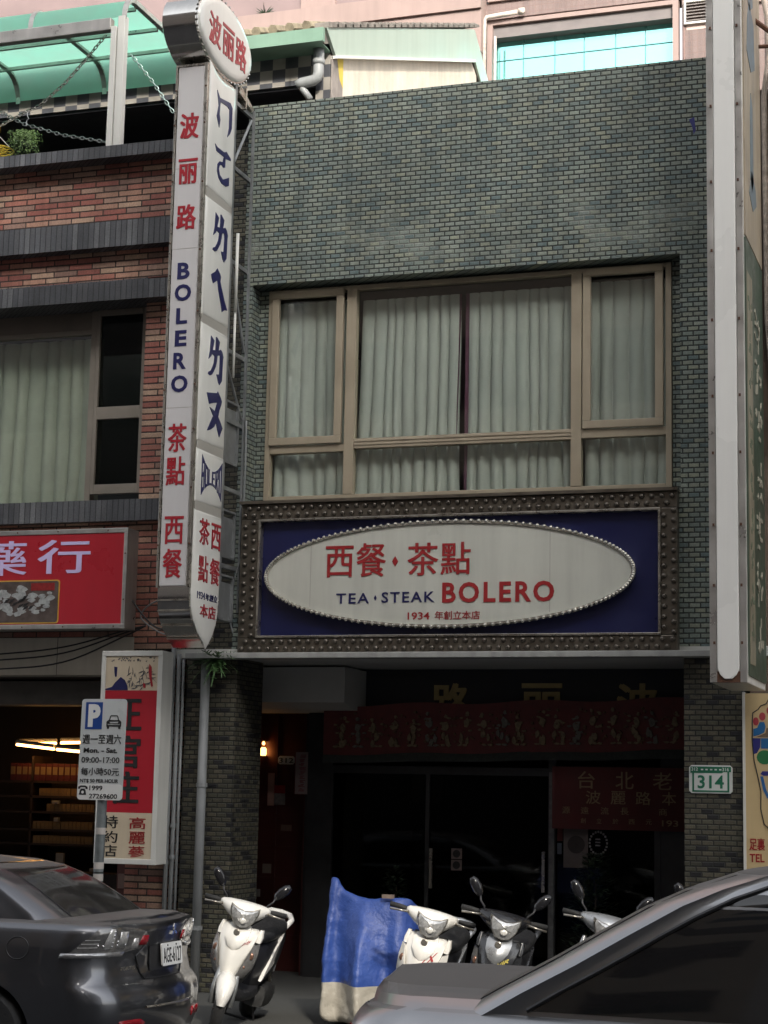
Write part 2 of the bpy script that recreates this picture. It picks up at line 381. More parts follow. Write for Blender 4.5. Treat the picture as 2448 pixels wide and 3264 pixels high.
def curtain(x0, x1, z0, z1, y, folds, parent, m, seed, amp=.035, hem=0.0, lean=0.0):
    """pinch-pleated cloth: tight pleats at the heading that open into uneven folds"""
    rnd = random.Random(seed); nx = folds * 14; nz = 16; vs = []; fs = []
    ph = [0]
    for i in range(folds): ph.append(ph[-1] + rnd.uniform(.75, 1.3))
    tot = ph[-1]; am = [rnd.uniform(.7, 1.3) for _ in range(folds + 1)]; sk = [rnd.uniform(-.3, .3) for _ in range(folds + 1)]
    for j in range(nz + 1):
        t = j / nz; z = z1 + (z0 - z1) * t
        for i in range(nx + 1):
            f = i / nx; q = f * folds; k = min(int(q), folds - 1); l = q - k
            a = am[k] * (1 - l) + am[k + 1] * l
            e = math.sin(math.pi * min(1, max(0, l + .05 * sk[k] * math.sin(3 * t))))
            # broad rounded folds meeting in narrow dark creases
            sharp = .22 + .30 * min(1, t * 1.6)
            dd = .9 - 1.9 * e ** sharp
            x = x0 + (x1 - x0) * (ph[k] + l * (ph[k + 1] - ph[k])) / tot + .012 * math.sin(5 * t + k) * t + lean * t * (1 - f)
            vs.append((x, y + amp * a * (.55 + .5 * min(1, t * 3)) * dd + hem * t, z))
    for j in range(nz):
        for i in range(nx):
            b = j * (nx + 1) + i; fs.append((b, b + 1, b + nx + 2, b + nx + 1))
    mm = MB(); mm.add(vs, fs)
    return mm.build("curtain", m, parent, smooth=True)
curtain(.19, .99, 4.72, 6.76, .34, 6, win, curtain_m, 1)
curtain(1.10, 2.12, 4.72, 6.74, .34, 9, win, curtain_m, 2, lean=-.05)
curtain(2.20, 3.25, 4.72, 6.74, .34, 9, win, curtain_m, 3)
curtain(3.36, 4.20, 4.72, 6.76, .34, 6, win, curtain_m, 4)
m = MB(); m.add([(2.105, .33, 6.74), (2.135, .32, 6.74), (2.085, .325, 4.72), (2.06, .335, 4.72)], [(0, 1, 2, 3)])
m.add([(2.175, .32, 6.74), (2.21, .33, 6.74), (2.215, .33, 4.72), (2.18, .32, 4.72)], [(0, 1, 2, 3)]); m.build("curtain_trim", purple, win)
m = MB().box(.05, 4.32, .38, 3.6, 4.70, 4.74).box(.05, 4.32, 3.6, 3.7, 4.7, 6.9).box(.05, 4.32, .38, 3.6, 6.87, 6.93); m.build("room_interior", roomdark, RB)

# arcade back: lacquer board, glazed shop front, side wall
MB().box(.45, 4.9, 1.86, 1.95, 2.55, 3.185).build("fascia_board", darkwall, RB)
m = MB()
m.box(.06, .34, 1.86, 1.96, 0, 2.75).box(2.66, 2.735, 1.86, 1.94, 0, 2.55).box(3.73, 3.79, 1.87, 1.94, 0, 1.62).box(3.79, 4.9, 1.88, 1.96, 0, 2.55)
m.box(.34, 2.66, 1.87, 1.94, 2.10, 2.18).box(.34, 4.9, 1.87, 1.94, 0, .12).box(1.36, 1.40, 1.88, 1.93, .12, 2.10)
sf = m.build("shop_front", mat("dark_steel_frame", (.050, .050, .052), .45, .4, .25, 6), RB)
MB().box(1.42, 1.45, 1.84, 1.87, .95, 1.35).box(2.60, 2.63, 1.84, 1.87, .95, 1.35).build("door_handle", chrome_d, sf)
MB().box(2.672, 2.724, 1.845, 1.86, .0, 2.14).build("door_post", mat("scuffed_steel_strip", (.17, .17, .17), .45, .5, .4, 14), sf)
m = MB().box(.34, 2.66, 1.905, 1.913, .12, 2.10).box(2.735, 3.73, 1.905, 1.913, .12, 1.62); m.build("pane", dglass, sf)
m = MB().box(-4, 4.9, 5.5, 5.6, 0, 3.3).box(4.88, 4.96, .7, 5.5, 0, 3.17); m.box(.0, .06, 1.95, 5.5, 0, 3.17); m.box(.06, 4.88, 1.97, 5.5, 3.1, 3.17); m.build("interior_wall", roomdark, RB)
m = MB().box(-1.3, -.02, 2.32, 2.4, 0, 3.1); m.box(-.02, .06, 1.96, 2.4, 0, 3.1)
lw = m.build("lacquer_side_wall", maroonwall, RB)
m = MB()
for x in (-.95, -.50, -.06): m.box(x, x + .035, 2.30, 2.32, .1, 2.7)
for z in (.35, .95, 1.28, 1.62): m.box(-1.2, -.06, 2.305, 2.32, z, z + .03)
m.build("panel_moulding", maroonwall, lw)

# things in the arcade
g = thing("gold_wall_lettering", "three large gold characters on dark board, half hidden by red banner", "lettering", (2.6, 1.85, 2.6))
for ch, a, b in (("路", 1.425, 1.83), ("丽", 2.38, 2.80), ("波", 3.36, 3.77)):
    text_into(MB(), ch, a, b, 2.60, 3.035, '-y', 1.855, .02, .03).build("letter", gold, g)
def cloth_panel(x0, x1, z0, z1, y, nx, nz, wav, sag=0.0, zr=0.0, seed=1):
    vs = []; fs = []
    for j in range(nz + 1):
        for i in range(nx + 1):
            f = i / nx; t = j / nz
            z = z1 + (z0 - z1) * t - sag * (math.sin(f * math.pi * 3 + .6) ** 2) * (1 - .6 * t) + zr * f
            vs.append((x0 + (x1 - x0) * f, y + wav * math.sin(f * 23 + t * 1.4 + seed) * (.4 + .6 * t) + wav * .6 * math.sin(f * 9 + seed), z))
    for j in range(nz):
        for i in range(nx):
            b = j * (nx + 1) + i; fs.append((b, b + 1, b + nx + 2, b + nx + 1))
    return MB().add(vs, fs)
bn = thing("embroidered_banner", "long red satin banner with gold embroidered figures hung across the arcade", "banner", (2.2, 1.6, 2.3))
cloth_panel(.32, 4.10, 2.28, 2.80, 1.60, 90, 8, .010, .03, .09).build("banner_cloth", bannerred, bn, smooth=True)
cloth_panel(.32, 4.10, 2.20, 2.29, 1.592, 90, 3, .012, .02, .09, 2).build("fringe", mat("grey_green_fringe", (.045, .050, .045), .9, 0, .4, 40), bn, smooth=True)
rnd = random.Random(11); palet = mat("pale_thread", (.20, .18, .15), .8, 0, .4, 40); m3 = MB()
for k in range(19):
    x = .52 + k * .192 + rnd.uniform(-.02, .02); z = 2.35 + .09 * (x - .32) / 3.8; yy = 1.578; h = rnd.uniform(.26, .34); m = MB()
    def blob(px, pz, rx, rz, mm):
        n = 8; mm.prism([(px + rx * math.cos(6.283 * q / n + .3) * rnd.uniform(.6, 1.25), pz + rz * math.sin(6.283 * q / n + .3) * rnd.uniform(.6, 1.25)) for q in range(n)], 'y', yy - .004 - rnd.random() * .002, yy + .03)
    lean = rnd.uniform(-.05, .05)
    blob(x + lean, z + h, .018, .020, m); blob(x + lean * .6, z + h * .70, .034, .050, m)
    for q in range(4): blob(x + rnd.uniform(-.07, .07), z + h * rnd.uniform(.45, .95), .024, .012, m)
    for q in range(3): blob(x + rnd.uniform(-.05, .05), z + h * rnd.uniform(.1, .45), .022, .045, m)
    for sg in (-1, 1): blob(x + sg * .03 + lean * -.5, z + .01, .03, .012, m)
    m.build("embroidered_figure", palet if k % 4 == 1 else goldd, bn)
    for q in range(9): blob(x + rnd.uniform(-.1, .1), z + rnd.uniform(.0, .36), rnd.uniform(.008, .020), rnd.uniform(.008, .016), m3)
stuff(m3.build("scattered_embroidery", mat("dim_gold_thread", (.17, .10, .06), .8, 0, .4, 40), bn))
hb = thing("lettered_banner", "maroon cloth banner with dull gold characters hanging beside the right pillar", "banner", (3.4, 1.78, 1.6))
cloth_panel(2.72, 4.42, 1.585, 2.20, 1.76, 40, 6, .012).build("banner_cloth", maroon, hb, smooth=True)
m = MB()
def cells(chars, cols, z0, z1, y, mm, b=.012):
    for ch, (a, c) in zip(chars, cols): text_into(mm, ch, a, c, z0, z1, '-y', y, .004, b * .5)
cells("台北老店", [(2.99, 3.16), (3.37, 3.55), (3.74, 3.93), (4.10, 4.28)], 1.985, 2.155, 1.742, m)
cells("波麗路本店", [(3.07, 3.22), (3.32, 3.47), (3.57, 3.72), (3.83, 3.97), (4.09, 4.23)], 1.835, 1.965, 1.742, m)
cells("源遠流長商", [(2.83, 2.91), (3.02, 3.10), (3.22, 3.30), (3.42, 3.50), (3.80, 3.88)], 1.735, 1.805, 1.742, m)
cells("創立於西元", [(3.02, 3.07), (3.18, 3.23), (3.34, 3.40), (3.50, 3.56), (3.67, 3.73)], 1.645, 1.695, 1.742, m)
text_into(m, "193", 3.83, 3.99, 1.632, 1.692, '-y', 1.742, .004, .01)
m.build("lettering", mat("dull_gold_letter", (.30, .20, .11), .6, 0, .2, 20), hb)
# door stickers, posters, plates
t = thing("door_sticker_pair", "two small square grey stickers, one above the other on dark glass door", "sticker", (1.69, 1.895, 1.15))
for z in (1.135, 1.25):
    q = MB().box(1.64, 1.752, 1.893, 1.900, z, z + .106).build("sticker", mat("grey_sticker", (.22, .17, .16), .6, 0, .2, 20), t)
    MB().lathe([(.028, -.002), (.040, -.002), (.040, .0), (.028, 0)], (1.696, 1.893, z + .053), 'y', 16).build("ring_mark", ink, q)
t = thing("no_smoking_poster", "pale poster with round no smoking mark taped inside right shop window", "poster", (2.94, 1.88, 1.2))
MB().box(2.81, 3.06, 1.896, 1.902, 1.20, 1.60).build("sheet", mat("dim_paper", (.15, .125, .12), .8, 0, .15, 8), t)
m = MB().lathe([(.070, -.004), (.088, -.004), (.088, 0), (.070, 0)], (2.94, 1.895, 1.43), 'y', 28)
m.prism([(2.895, 1.375), (2.905, 1.365), (2.99, 1.485), (2.98, 1.495)], 'y', 1.889, 1.895); m.box(2.90, 2.975, 1.889, 1.894, 1.42, 1.438)
m.build("prohibition_mark", mat("dim_ink", (.05, .04, .04), .7), t)
t = thing("red_blue_leaflet", "narrow red and blue leaflets stuck beside the steel door post", "leaflet", (2.76, 1.88, 1.3))
MB().box(2.745, 2.80, 1.896, 1.902, 1.46, 1.60).build("red_leaflet", mat("dim_red_paper", (.10, .015, .015), .7), t)
MB().box(2.745, 2.79, 1.896, 1.902, 1.33, 1.44).build("blue_leaflet", mat("dim_blue_paper", (.10, .12, .16), .7, 0, .3, 20), t)
t = thing("round_door_emblem", "round toothed white emblem sticker on right shop window", "sticker", (3.17, 1.88, 1.44))
m = MB()
for k in range(20):
    a = 6.283 * k / 20; x, z = 3.165 + .088 * math.cos(a), 1.45 + .11 * math.sin(a); m.box(x - .009, x + .009, 1.892, 1.898, z - .010, z + .010)
for z in (1.42, 1.45, 1.48): m.box(3.135, 3.185, 1.892, 1.898, z, z + .014)
m.build("emblem", mat("dim_white_print", (.30, .30, .31), .6, 0, .3, 30), t)
def number_plate(name, label, x0, x1, z0, z1, y, num, big):
    t = thing(name, label, "house number", ((x0 + x1) / 2, y, z0))
    W = x1 - x0; H = z1 - z0
    MB().prism([(x0 + .02, z0), (x1 - .02, z0), (x1, z0 + .02), (x1, z1 - .02), (x1 - .02, z1), (x0 + .02, z1), (x0, z1 - .02), (x0, z0 + .02)], 'y', y - .012, y).build("plate", white, t, bevel=.002)
    m = MB(); yy = y - .0125
    if big:
        m.prism([(x0 + .012, z1 - .012), (x1 - .012, z1 - .012), (x1 - .012, z1 - .058), (x0 + .30 * W + .19, z1 - .058), (x0 + .30 * W + .17, z1 - .068), (x0 + .012, z1 - .068)], 'y', yy - .003, yy)
        for bx in ((x0 + .028, x0 + .044, z0 + .012, z1 - .068), (x1 - .044, x1 - .028, z0 + .012, z1 - .058), (x0 + .044, x1 - .044, z0 + .012, z0 + .026)): m.box(bx[0], bx[1], yy - .003, yy, bx[2], bx[3])
        text_into(m, num, x0 + .075, x1 - .075, z0 + .042, z0 + .158, '-y', yy, .003, .02)
        m.build("green_print", greenen, t)
        m = MB(); text_into(m, "312", x0 + .022, x0 + .078, z1 - .050, z1 - .020, '-y', yy - .004, .002, .012); text_into(m, "316", x1 - .088, x1 - .030, z1 - .050, z1 - .020, '-y', yy - .004, .002, .012)
        m.build("white_numerals", white, t)
        m = MB()
        for k in range(5): m.box(x0 + .105 + k * .040, x0 + .125 + k * .040, yy - .006, yy - .004, z1 - .044, z1 - .032)
        m.build("print_marks", white, t)
    else:
        text_into(m, num, x0 + .012, x1 - .012, z0 + .016, z1 - .02, '-y', yy, .003, .01); m.build("green_print", mat("dim_green_print", (.02, .05, .035), .5), t)
    return t
number_plate("house_number_plate", "green and white house number plate reading 314 on the right tiled pillar", 4.385, 4.765, 1.955, 2.20, -.001, "314", True)
number_plate("house_number_plate", "small dim number plate reading 312 on the maroon arcade wall", -.455, -.262, 2.185, 2.275, 2.30, "312", False)
MB().box(-.255, -.215, 2.29, 2.30, 2.19, 2.27).build("red_tag", redB, bpy.data.objects["house_number_plate.001"])
t = thing("wall_lantern", "small glowing amber lantern on arcade wall behind the left pillar", "lamp", (-.62, 2.25, 2.3))
MB().box(-.655, -.585, 2.24, 2.31, 2.43, 2.45).box(-.65, -.59, 2.25, 2.31, 2.26, 2.275).build("lantern_cap", black, t)
m = MB().lathe([(.026, 0), (.034, .02), (.034, .07), (.02, .09)], (-.62, 2.265, 2.275), 'z', 12); m.lathe([(.012, 0), (.018, .02), (.006, .04)], (-.62, 2.265, 2.39), 'z', 10)
m.build("glowing_shade", emit("amber_lamp", (1.0, .45, .11), 2.6), t)
t = thing("notice_strip", "tall white paper notice with red marks hanging before dark doorway", "notice", (0, 2.25, 1.86))
MB().box(-.085, .06, 2.0 - .13, 2.0 - .125, 1.87, 2.31).build("sheet", mat("dim_notice_paper", (.24, .18, .175), .8, 0, .15, 9), t)
m = MB(); rnd = random.Random(3)
for k in range(9):
    for q in range(3): m.box(.0 - .03 + rnd.uniform(-.02, .01), .02 + rnd.uniform(-.02, .015), 1.864, 1.869, 1.90 + k * .044 + q * .012, 1.906 + k * .044 + q * .012)
m.build("red_marks", mat("dim_red_ink", (.20, .025, .03), .7), t)
for nm, lab, x0, x1, z0, z1, mm in (("paper_slip", "tall pinkish paper slip on the maroon wall below the lantern", -.565, -.49, 1.74, 2.09, pinkpaper),
        ("red_white_notice", "small red and white notice pasted beside the pink slip", -.485, -.36, 1.75, 1.96, mat("dim_grey_notice", (.19, .17, .16), .8, 0, .3, 30)),
        ("letter_slot_card", "small beige card fixed low on the maroon arcade wall", -.40, -.28, 1.475, 1.54, mat("dim_tan_card", (.21, .13, .10), .8)),
        ("wall_switch", "pale square switch cover beside the left pillar edge", -.60, -.50, 1.02, 1.12, mat("dim_switch", (.30, .25, .20), .6)),
        ("meter_label", "small white label low on the maroon wall", -.66, -.62, .77, .85, mat("dim_label", (.32, .30, .28), .6))):
    t = thing(nm, lab, "notice", ((x0 + x1) / 2, 2.3, z0))
    MB().box(x0, x1, 2.288, 2.297, z0, z1).build("sheet", mm, t)
    if nm == "red_white_notice": MB().box(x0, x1, 2.282, 2.287, z1 - .085, z1).build("red_heading", redB, t)
# dark shrubs inside the arcade
def shrub(name, label, x, y, z, h, w, n, leafm, potm, seed):
    t = thing(name, label, "plant", (x, y, z)); rnd = random.Random(seed)
    MB().lathe([(.10, 0), (.14, .22), (.15, .24), (.13, .24), (.12, .20)], (x, y, z), 'z', 16).build("pot", potm, t)
    m = MB()
    for k in range(n):
        a = rnd.uniform(0, 6.283); tt = rnd.uniform(.2, 1); r = w * rnd.uniform(.2, 1) * (1.1 - .75 * tt); c = Vector((x + r * math.cos(a), y + r * math.sin(a), z + .2 + h * tt))
        d = Vector((math.cos(a), math.sin(a), rnd.uniform(-.3, .7))).normalized(); s = d.cross(Vector((0, 0, 1))).normalized(); l = rnd.uniform(.05, .10)
        m.add([c, c + d * l * .5 + s * l * .22, c + d * l, c + d * l * .5 - s * l * .22], [(0, 1, 2, 3)])
    m.build("foliage", leafm, t)
    MB().tube([(x, y, z + .1), (x + .02, y, z + .2 + h * .8)], [.02, .006], 6).build("stem", mat("dark_twig", (.05, .035, .025), .9), t)
leaf_d = mat("dark_green_leaf", (.022, .040, .020), .5, 0, .35, 9)
shrub("potted_shrub", "tall dark potted shrub standing before the right shop window", 3.25, 1.3, 0, 1.15, .34, 900, leaf_d, darkwall, 4)
shrub("potted_shrub", "low dark potted plant near the middle of arcade doors", 1.15, 1.55, 0, .95, .22, 350, leaf_d, darkwall, 5)
# fern growing out of the ledge
t = thing("wild_fern", "small wild fern sprouting from the ledge under the pole sign", "plant", (-.14, -.12, 3.14)); m = MB(); rnd = random.Random(8)
for k in range(34):
    a = rnd.uniform(-2.8, .3) if k % 4 else rnd.uniform(0, 6.28); l = rnd.uniform(.12, .30); e = rnd.uniform(-.5, .9); p0 = Vector((-.14 + rnd.uniform(-.05, .05), -.14, 3.13))
    d = Vector((math.cos(a) * 1.0, -abs(math.sin(a)) * .8, e)).normalized(); pts = [p0 + d * l * q - Vector((0, 0, 1)) * (l * q) ** 2 * 1.9 for q in (0, .25, .5, .75, 1)]
    s = d.cross(Vector((0, 0, 1))).normalized()
    for i in range(4):
        wd = .014 * (1 - i / 4) + .004
        m.add([pts[i] - s * wd, pts[i] + s * wd, pts[i + 1] + s * wd * .6, pts[i + 1] - s * wd * .6], [(0, 1, 2, 3)])
        for sg in (-1, 1): m.add([pts[i], pts[i] + s * sg * .04 + d * .03, pts[i] + s * sg * .045 + d * .045, pts[i] + d * .014], [(0, 1, 2, 3)])
m.build("fronds", mat("fern_green", (.05, .11, .03), .55, 0, .35, 12), t)

# ================================================================== OVAL SIGNBOARD
SB = thing("oval_signboard", "wide navy signboard with white oval reading TEA STEAK BOLERO in studded metal frame", "sign", (2.2, -.05, 3.21))
X0, X1, Z0, Z1, A0, A1, B0, B1 = .055, 4.305, 3.205, 4.645, .245, 4.155, 3.345, 4.495
m = MB()
m.box(X0, X1, -.11, 0, B1, Z1).box(X0, X1, -.11, 0, Z0, B0).box(X0, A0, -.11, 0, B0, B1).box(A1, X1, -.11, 0, B0, B1)
fr = m.build("frame", studmetal, SB, bevel=.008)
m = MB().box(X0 - .01, X1 + .01, -.15, .02, Z1, Z1 + .03); m.build("top_flashing", studmetal, SB)
m = MB()
def stud(x, z):
    m.lathe([(.026, .0), (.025, -.011), (.018, -.022), (.008, -.027)], (x, -.110, z), 'y', 10)
for i in range(92):
    x = X0 + .045 + i * (X1 - X0 - .09) / 91
    for zc in ((B1 + Z1) / 2, (Z0 + B0) / 2): stud(x, zc + (.034 if i % 2 else -.034))
for i in range(1, 26):
    z = B0 - .02 + i * (B1 - B0 + .04) / 26
    for xc in ((X0 + A0) / 2, (A1 + X1) / 2): stud(xc + (.044 if i % 2 else -.044), z)
stuff_studs = m.build("frame_studs", studball, fr, smooth=True)
m = MB(); t_ = .022
m.box(A0, A1, -.125, -.03, B1 - t_, B1).box(A0, A1, -.125, -.03, B0, B0 + t_).box(A0, A0 + t_, -.125, -.03, B0 + t_, B1 - t_).box(A1 - t_, A1, -.125, -.03, B0 + t_, B1 - t_)
m.build("inner_trim", chrome_d, SB, bevel=.003)
MB().box(A0 + t_, A1 - t_, -.045, -.005, B0 + t_, B1 - t_).build("panel", bluepanel, SB)
ecx, ecz, ea, eb = 2.132, 3.93, 1.80, .508
def ell(a, b, y, n=96): return [(ecx + a * math.cos(6.28319 * k / n), y, ecz + b * math.sin(6.28319 * k / n)) for k in range(n)]
ov = MB().loft([ell(ea - .03, eb - .03, -.05), ell(ea - .03, eb - .03, -.135)]).build("oval", oval_white, SB)
m = MB().loft([ell(ea - .01, eb - .01, -.045), ell(ea, eb, -.12), ell(ea - .012, eb - .012, -.150), ell(ea - .034, eb - .034, -.150), ell(ea - .036, eb - .036, -.12)], cap=False)
n = 150
for k in range(n):
    a = 6.28319 * k / n; x = ecx + (ea - .012) * math.cos(a); z = ecz + (eb - .012) * math.sin(a)
    m.ball((x, -.148, z), (.019, .014, .019), 8, 5)
m.build("oval_rim", mat("bright_scalloped_rim", (.62, .60, .53), .22, .75, .2, 10), ov)
m = MB()
for x in (.80, 3.14): zz = eb * math.sqrt(1 - ((x - ecx) / ea) ** 2) - .05; m.box(x, x + .006, -.1362, -.135, ecz - zz, ecz + zz)
m.build("panel_seam", bandgrey, ov)
m = MB(); yo = -.1355
text_into(m, "西", .955, 1.235, 3.915, 4.215, '-y', yo, .006, .010); text_into(m, "餐", 1.265, 1.56, 3.915, 4.235, '-y', yo, .006, .010)
text_into(m, "茶", 1.775, 2.075, 3.915, 4.225, '-y', yo, .006, .010); text_into(m, "點", 2.10, 2.39, 3.92, 4.225, '-y', yo, .006, .010)
m.prism([(1.652, 4.005), (1.682, 4.055), (1.652, 4.105), (1.622, 4.055)], 'y', yo - .006, yo)
m.build("red_characters", redB, ov)
m = MB(); text_into(m, "BOLERO", 2.12, 3.185, 3.655, 3.848, '-y', yo, .006, .026, 0, 1.22); m.build("red_lettering", redB, ov)
m = MB(); text_into(m, "TEA", 1.07, 1.40, 3.662, 3.760, '-y', yo, .006, .012, 0, 1.2); text_into(m, "STEAK", 1.525, 2.045, 3.665, 3.766, '-y', yo, .006, .012, 0, 1.2)
m.prism([(1.462, 3.685), (1.475, 3.712), (1.462, 3.739), (1.449, 3.712)], 'y', yo - .006, yo); m.build("navy_lettering", navyL, ov)
m = MB(); text_into(m, "1934", 1.785, 1.998, 3.503, 3.572, '-y', yo, .004, .012); text_into(m, "年創立本店", 2.05, 2.485, 3.500, 3.580, '-y', yo, .004, .006); m.build("founding_line", redB, ov)
MB().box(2.06, 2.20, -.128, -.105, B1 - .004, B1 + .010).build("trim_joint", chrome_d, SB)

# ================================================================== TALL POLE SIGN
PS = thing("pole_sign", "tall white projecting pole sign with blue phonetic characters and rounded crown", "sign", (-.14, -.8, 3.2))
PX0, PX1, PYF, PYB = -.305, .020, -1.165, -.52
m = MB().box(PX0, PX1, PYF, PYB, 3.74, 8.75); body = m.build("sign_body", chrome_d, PS, bevel=.006)
MB().box(-.283, -.012, PYF - .018, PYF, 3.735, 8.735).build("front_panel", acryl_g, PS, bevel=.006)
m = MB()
for x0, x1 in ((-.310, -.290), (-.005, .026)): m.box(x0, x1, PYF - .028, PYF + .02, 3.72, 8.76)
m.box(-.290, -.005, PYF - .026, PYF, 8.735, 8.76)
fl = m.build("corner_rail", chrome_d, PS, bevel=.004)
m = MB(); rnd = random.Random(5)
for z in (4.1, 4.6, 5.15, 5.62, 6.3, 6.95, 7.6, 8.15, 8.55):
    for x in (-.300, .012): m.ball((x, PYF - .030, z + rnd.uniform(-.05, .05)), .010, 6, 4)
m.build("rail_screws", rust, fl)
m = MB()
for z in (5.40, 6.93, 7.72): m.box(-.283, -.012, PYF - .0195, PYF - .0175, z, z + .004)
m.build("panel_seams", bandgrey, PS)
for ch, a, b, z0, z1 in (("波", -.247, -.050, 8.015, 8.268), ("丽", -.247, -.048, 7.566, 7.815), ("路", -.247, -.046, 7.118, 7.363)):
    text_into(MB(), ch, a, b, z0, z1, '-y', PYF - .018, .005, .022).build("front_letter", redL, PS)
for ch, a, b, z0, z1 in (("B", -.215, -.089, 6.636, 6.795), ("O", -.235, -.067, 6.422, 6.585), ("L", -.210, -.098, 6.203, 6.355), ("E", -.214, -.095, 5.988, 6.140), ("R", -.222, -.090, 5.768, 5.926), ("O", -.236, -.068, 5.548, 5.708)):
    text_into(MB(), ch, a, b, z0, z1, '-y', PYF - .018, .005, .032).build("front_letter", navyL, PS)
for ch, a, b, z0, z1 in (("茶", -.246, -.057, 4.982, 5.250), ("點", -.252, -.060, 4.670, 4.940), ("西", -.246, -.054, 4.122, 4.380), ("餐", -.250, -.056, 3.808, 4.078)):
    text_into(MB(), ch, a, b, z0, z1, '-y', PYF - .018, .005, .014).build("front_letter", redL, PS)
# right-hand face: five pillow-edged acrylic panels
def pillow(pts, x0, x1, mtl, name="side_panel"):
    c = (sum(p[0] for p in pts) / len(pts), sum(p[1] for p in pts) / len(pts))
    def ins(d, x):
        out = []; n = len(pts)
        for i in range(n):
            p, q, r = Vector(pts[i - 1]), Vector(pts[i]), Vector(pts[(i + 1) % n])
            e1 = (q - p).normalized(); e2 = (r - q).normalized(); nn = Vector((-(e1.y + e2.y), e1.x + e2.x)); nn = nn.normalized() if nn.length > 1e-6 else Vector((-e1.y, e1.x))
            if nn.dot(Vector(c) - q) < 0: nn = -nn
            k = d / max(.5, abs(nn.dot(Vector((-e1.y, e1.x))))); w_ = q + nn * k; out.append((x, w_.x, w_.y))
        return out
    return MB().loft([ins(0, x0), ins(0, x0 + (x1 - x0) * .3), ins(.018, x1 - .008), ins(.045, x1)]).build(name, mtl, PS, smooth=True, flat_angle=40)
EC = (-.82, 9.13); EA, EB = .645, .375
ya, yb = -1.15, -.535
top = [(ya, 7.545), (yb, 7.505), (yb, 8.735), (-.66, 8.715), (-.82, 8.70), (-.98, 8.72), (-1.08, 8.765), (ya, 8.80)]
pillow(top, .02, .048, acryl)
for z0, z1 in ((6.300, 7.455), (5.100, 6.228), (4.525, 5.030)): pillow([(ya, z0), (yb, z0), (yb, z1), (ya, z1)], .02, .048, acryl)
og = [(ya, 4.455), (ya, 3.66)] + [(ya + .075 * q ** 1.4 + .32 * (q ** 3), 3.66 - .46 * q) for q in (.25, .5, .75, .9)] + [(-.79, 3.185)] + [(yb - .05 * q ** 1.4 - .19 * (q ** 3), 3.66 - .46 * q) for q in (.9, .75, .5, .25)] + [(yb, 3.66), (yb, 4.455)]
pillow(og, .02, .048, acryl)
MB().box(.018, .034, ya + .01, yb - .01, 3.7, 8.66).build("joint_bands", bandgrey, PS)
# bottom: bright steel wrapped round the pointed end
prof = [(PYF, 3.74), (PYF, 3.64)] + [(PYF + .07 * q ** 1.4 + .31 * q ** 3, 3.64 - .43 * q) for q in (.25, .5, .75, .92)] + [(-.79, 3.20), (-.60, 3.28), (PYB, 3.60), (PYB, 3.74)]
MB().prism(prof, 'x', -.300, .018).build("pointed_base", chrome, PS, smooth=True, flat_angle=50)
m = MB()
for q in (.3, .6, .85):
    y = PYF + .07 * q ** 1.4 + .31 * q ** 3; z = 3.64 - .43 * q; m.box(-.303, .020, y - .012, y + .01, z - .006, z + .006)
m.box(-.303, .020, PYF - .012, PYF + .01, 3.60, 3.615); m.build("base_ribs", chrome_d, PS)
# bulb-like studs round the edges
m = MB()
for p in og[1:-1]: m.ball((.024, p[0] - .012 if p[0] < -.79 else p[0] + .012, p[1] - .005), .010, 6, 4)
m.build("edge_studs", chrome, PS)
# crown
def ellc(a, b, x, n=56): return [(x, EC[0] + a * math.cos(6.28319 * k / n), EC[1] + b * math.sin(6.28319 * k / n)) for k in range(n)]
cr = MB().loft([ellc(EA, EB, -.345), ellc(EA + .012, EB + .012, -.335), ellc(EA + .012, EB + .012, .005), ellc(EA - .01, EB - .01, .02)]).build("crown", chrome, PS, smooth=True, flat_angle=35)
MB().loft([ellc(EA - .015, EB - .015, .018), ellc(EA - .025, EB - .025, .040), ellc(EA - .055, EB - .05, .054), ellc(EA - .10, EB - .09, .058)]).build("crown_face", acryl, cr, smooth=True, flat_angle=40)
m = MB()
for k in range(44):
    a = 6.28319 * k / 44; m.ball((.018, EC[0] + (EA + .006) * math.cos(a), EC[1] + (EB + .006) * math.sin(a)), .013, 6, 4)
m.build("crown_studs", chrome, cr)
for ch, a, b in (("波", -1.270, -.990), ("丽", -.955, -.675), ("路", -.640, -.370)):
    text_into(MB(), ch, a, b, 8.945, 9.258, '+x', .058, .004, .022).build("crown_letter", redL, cr)
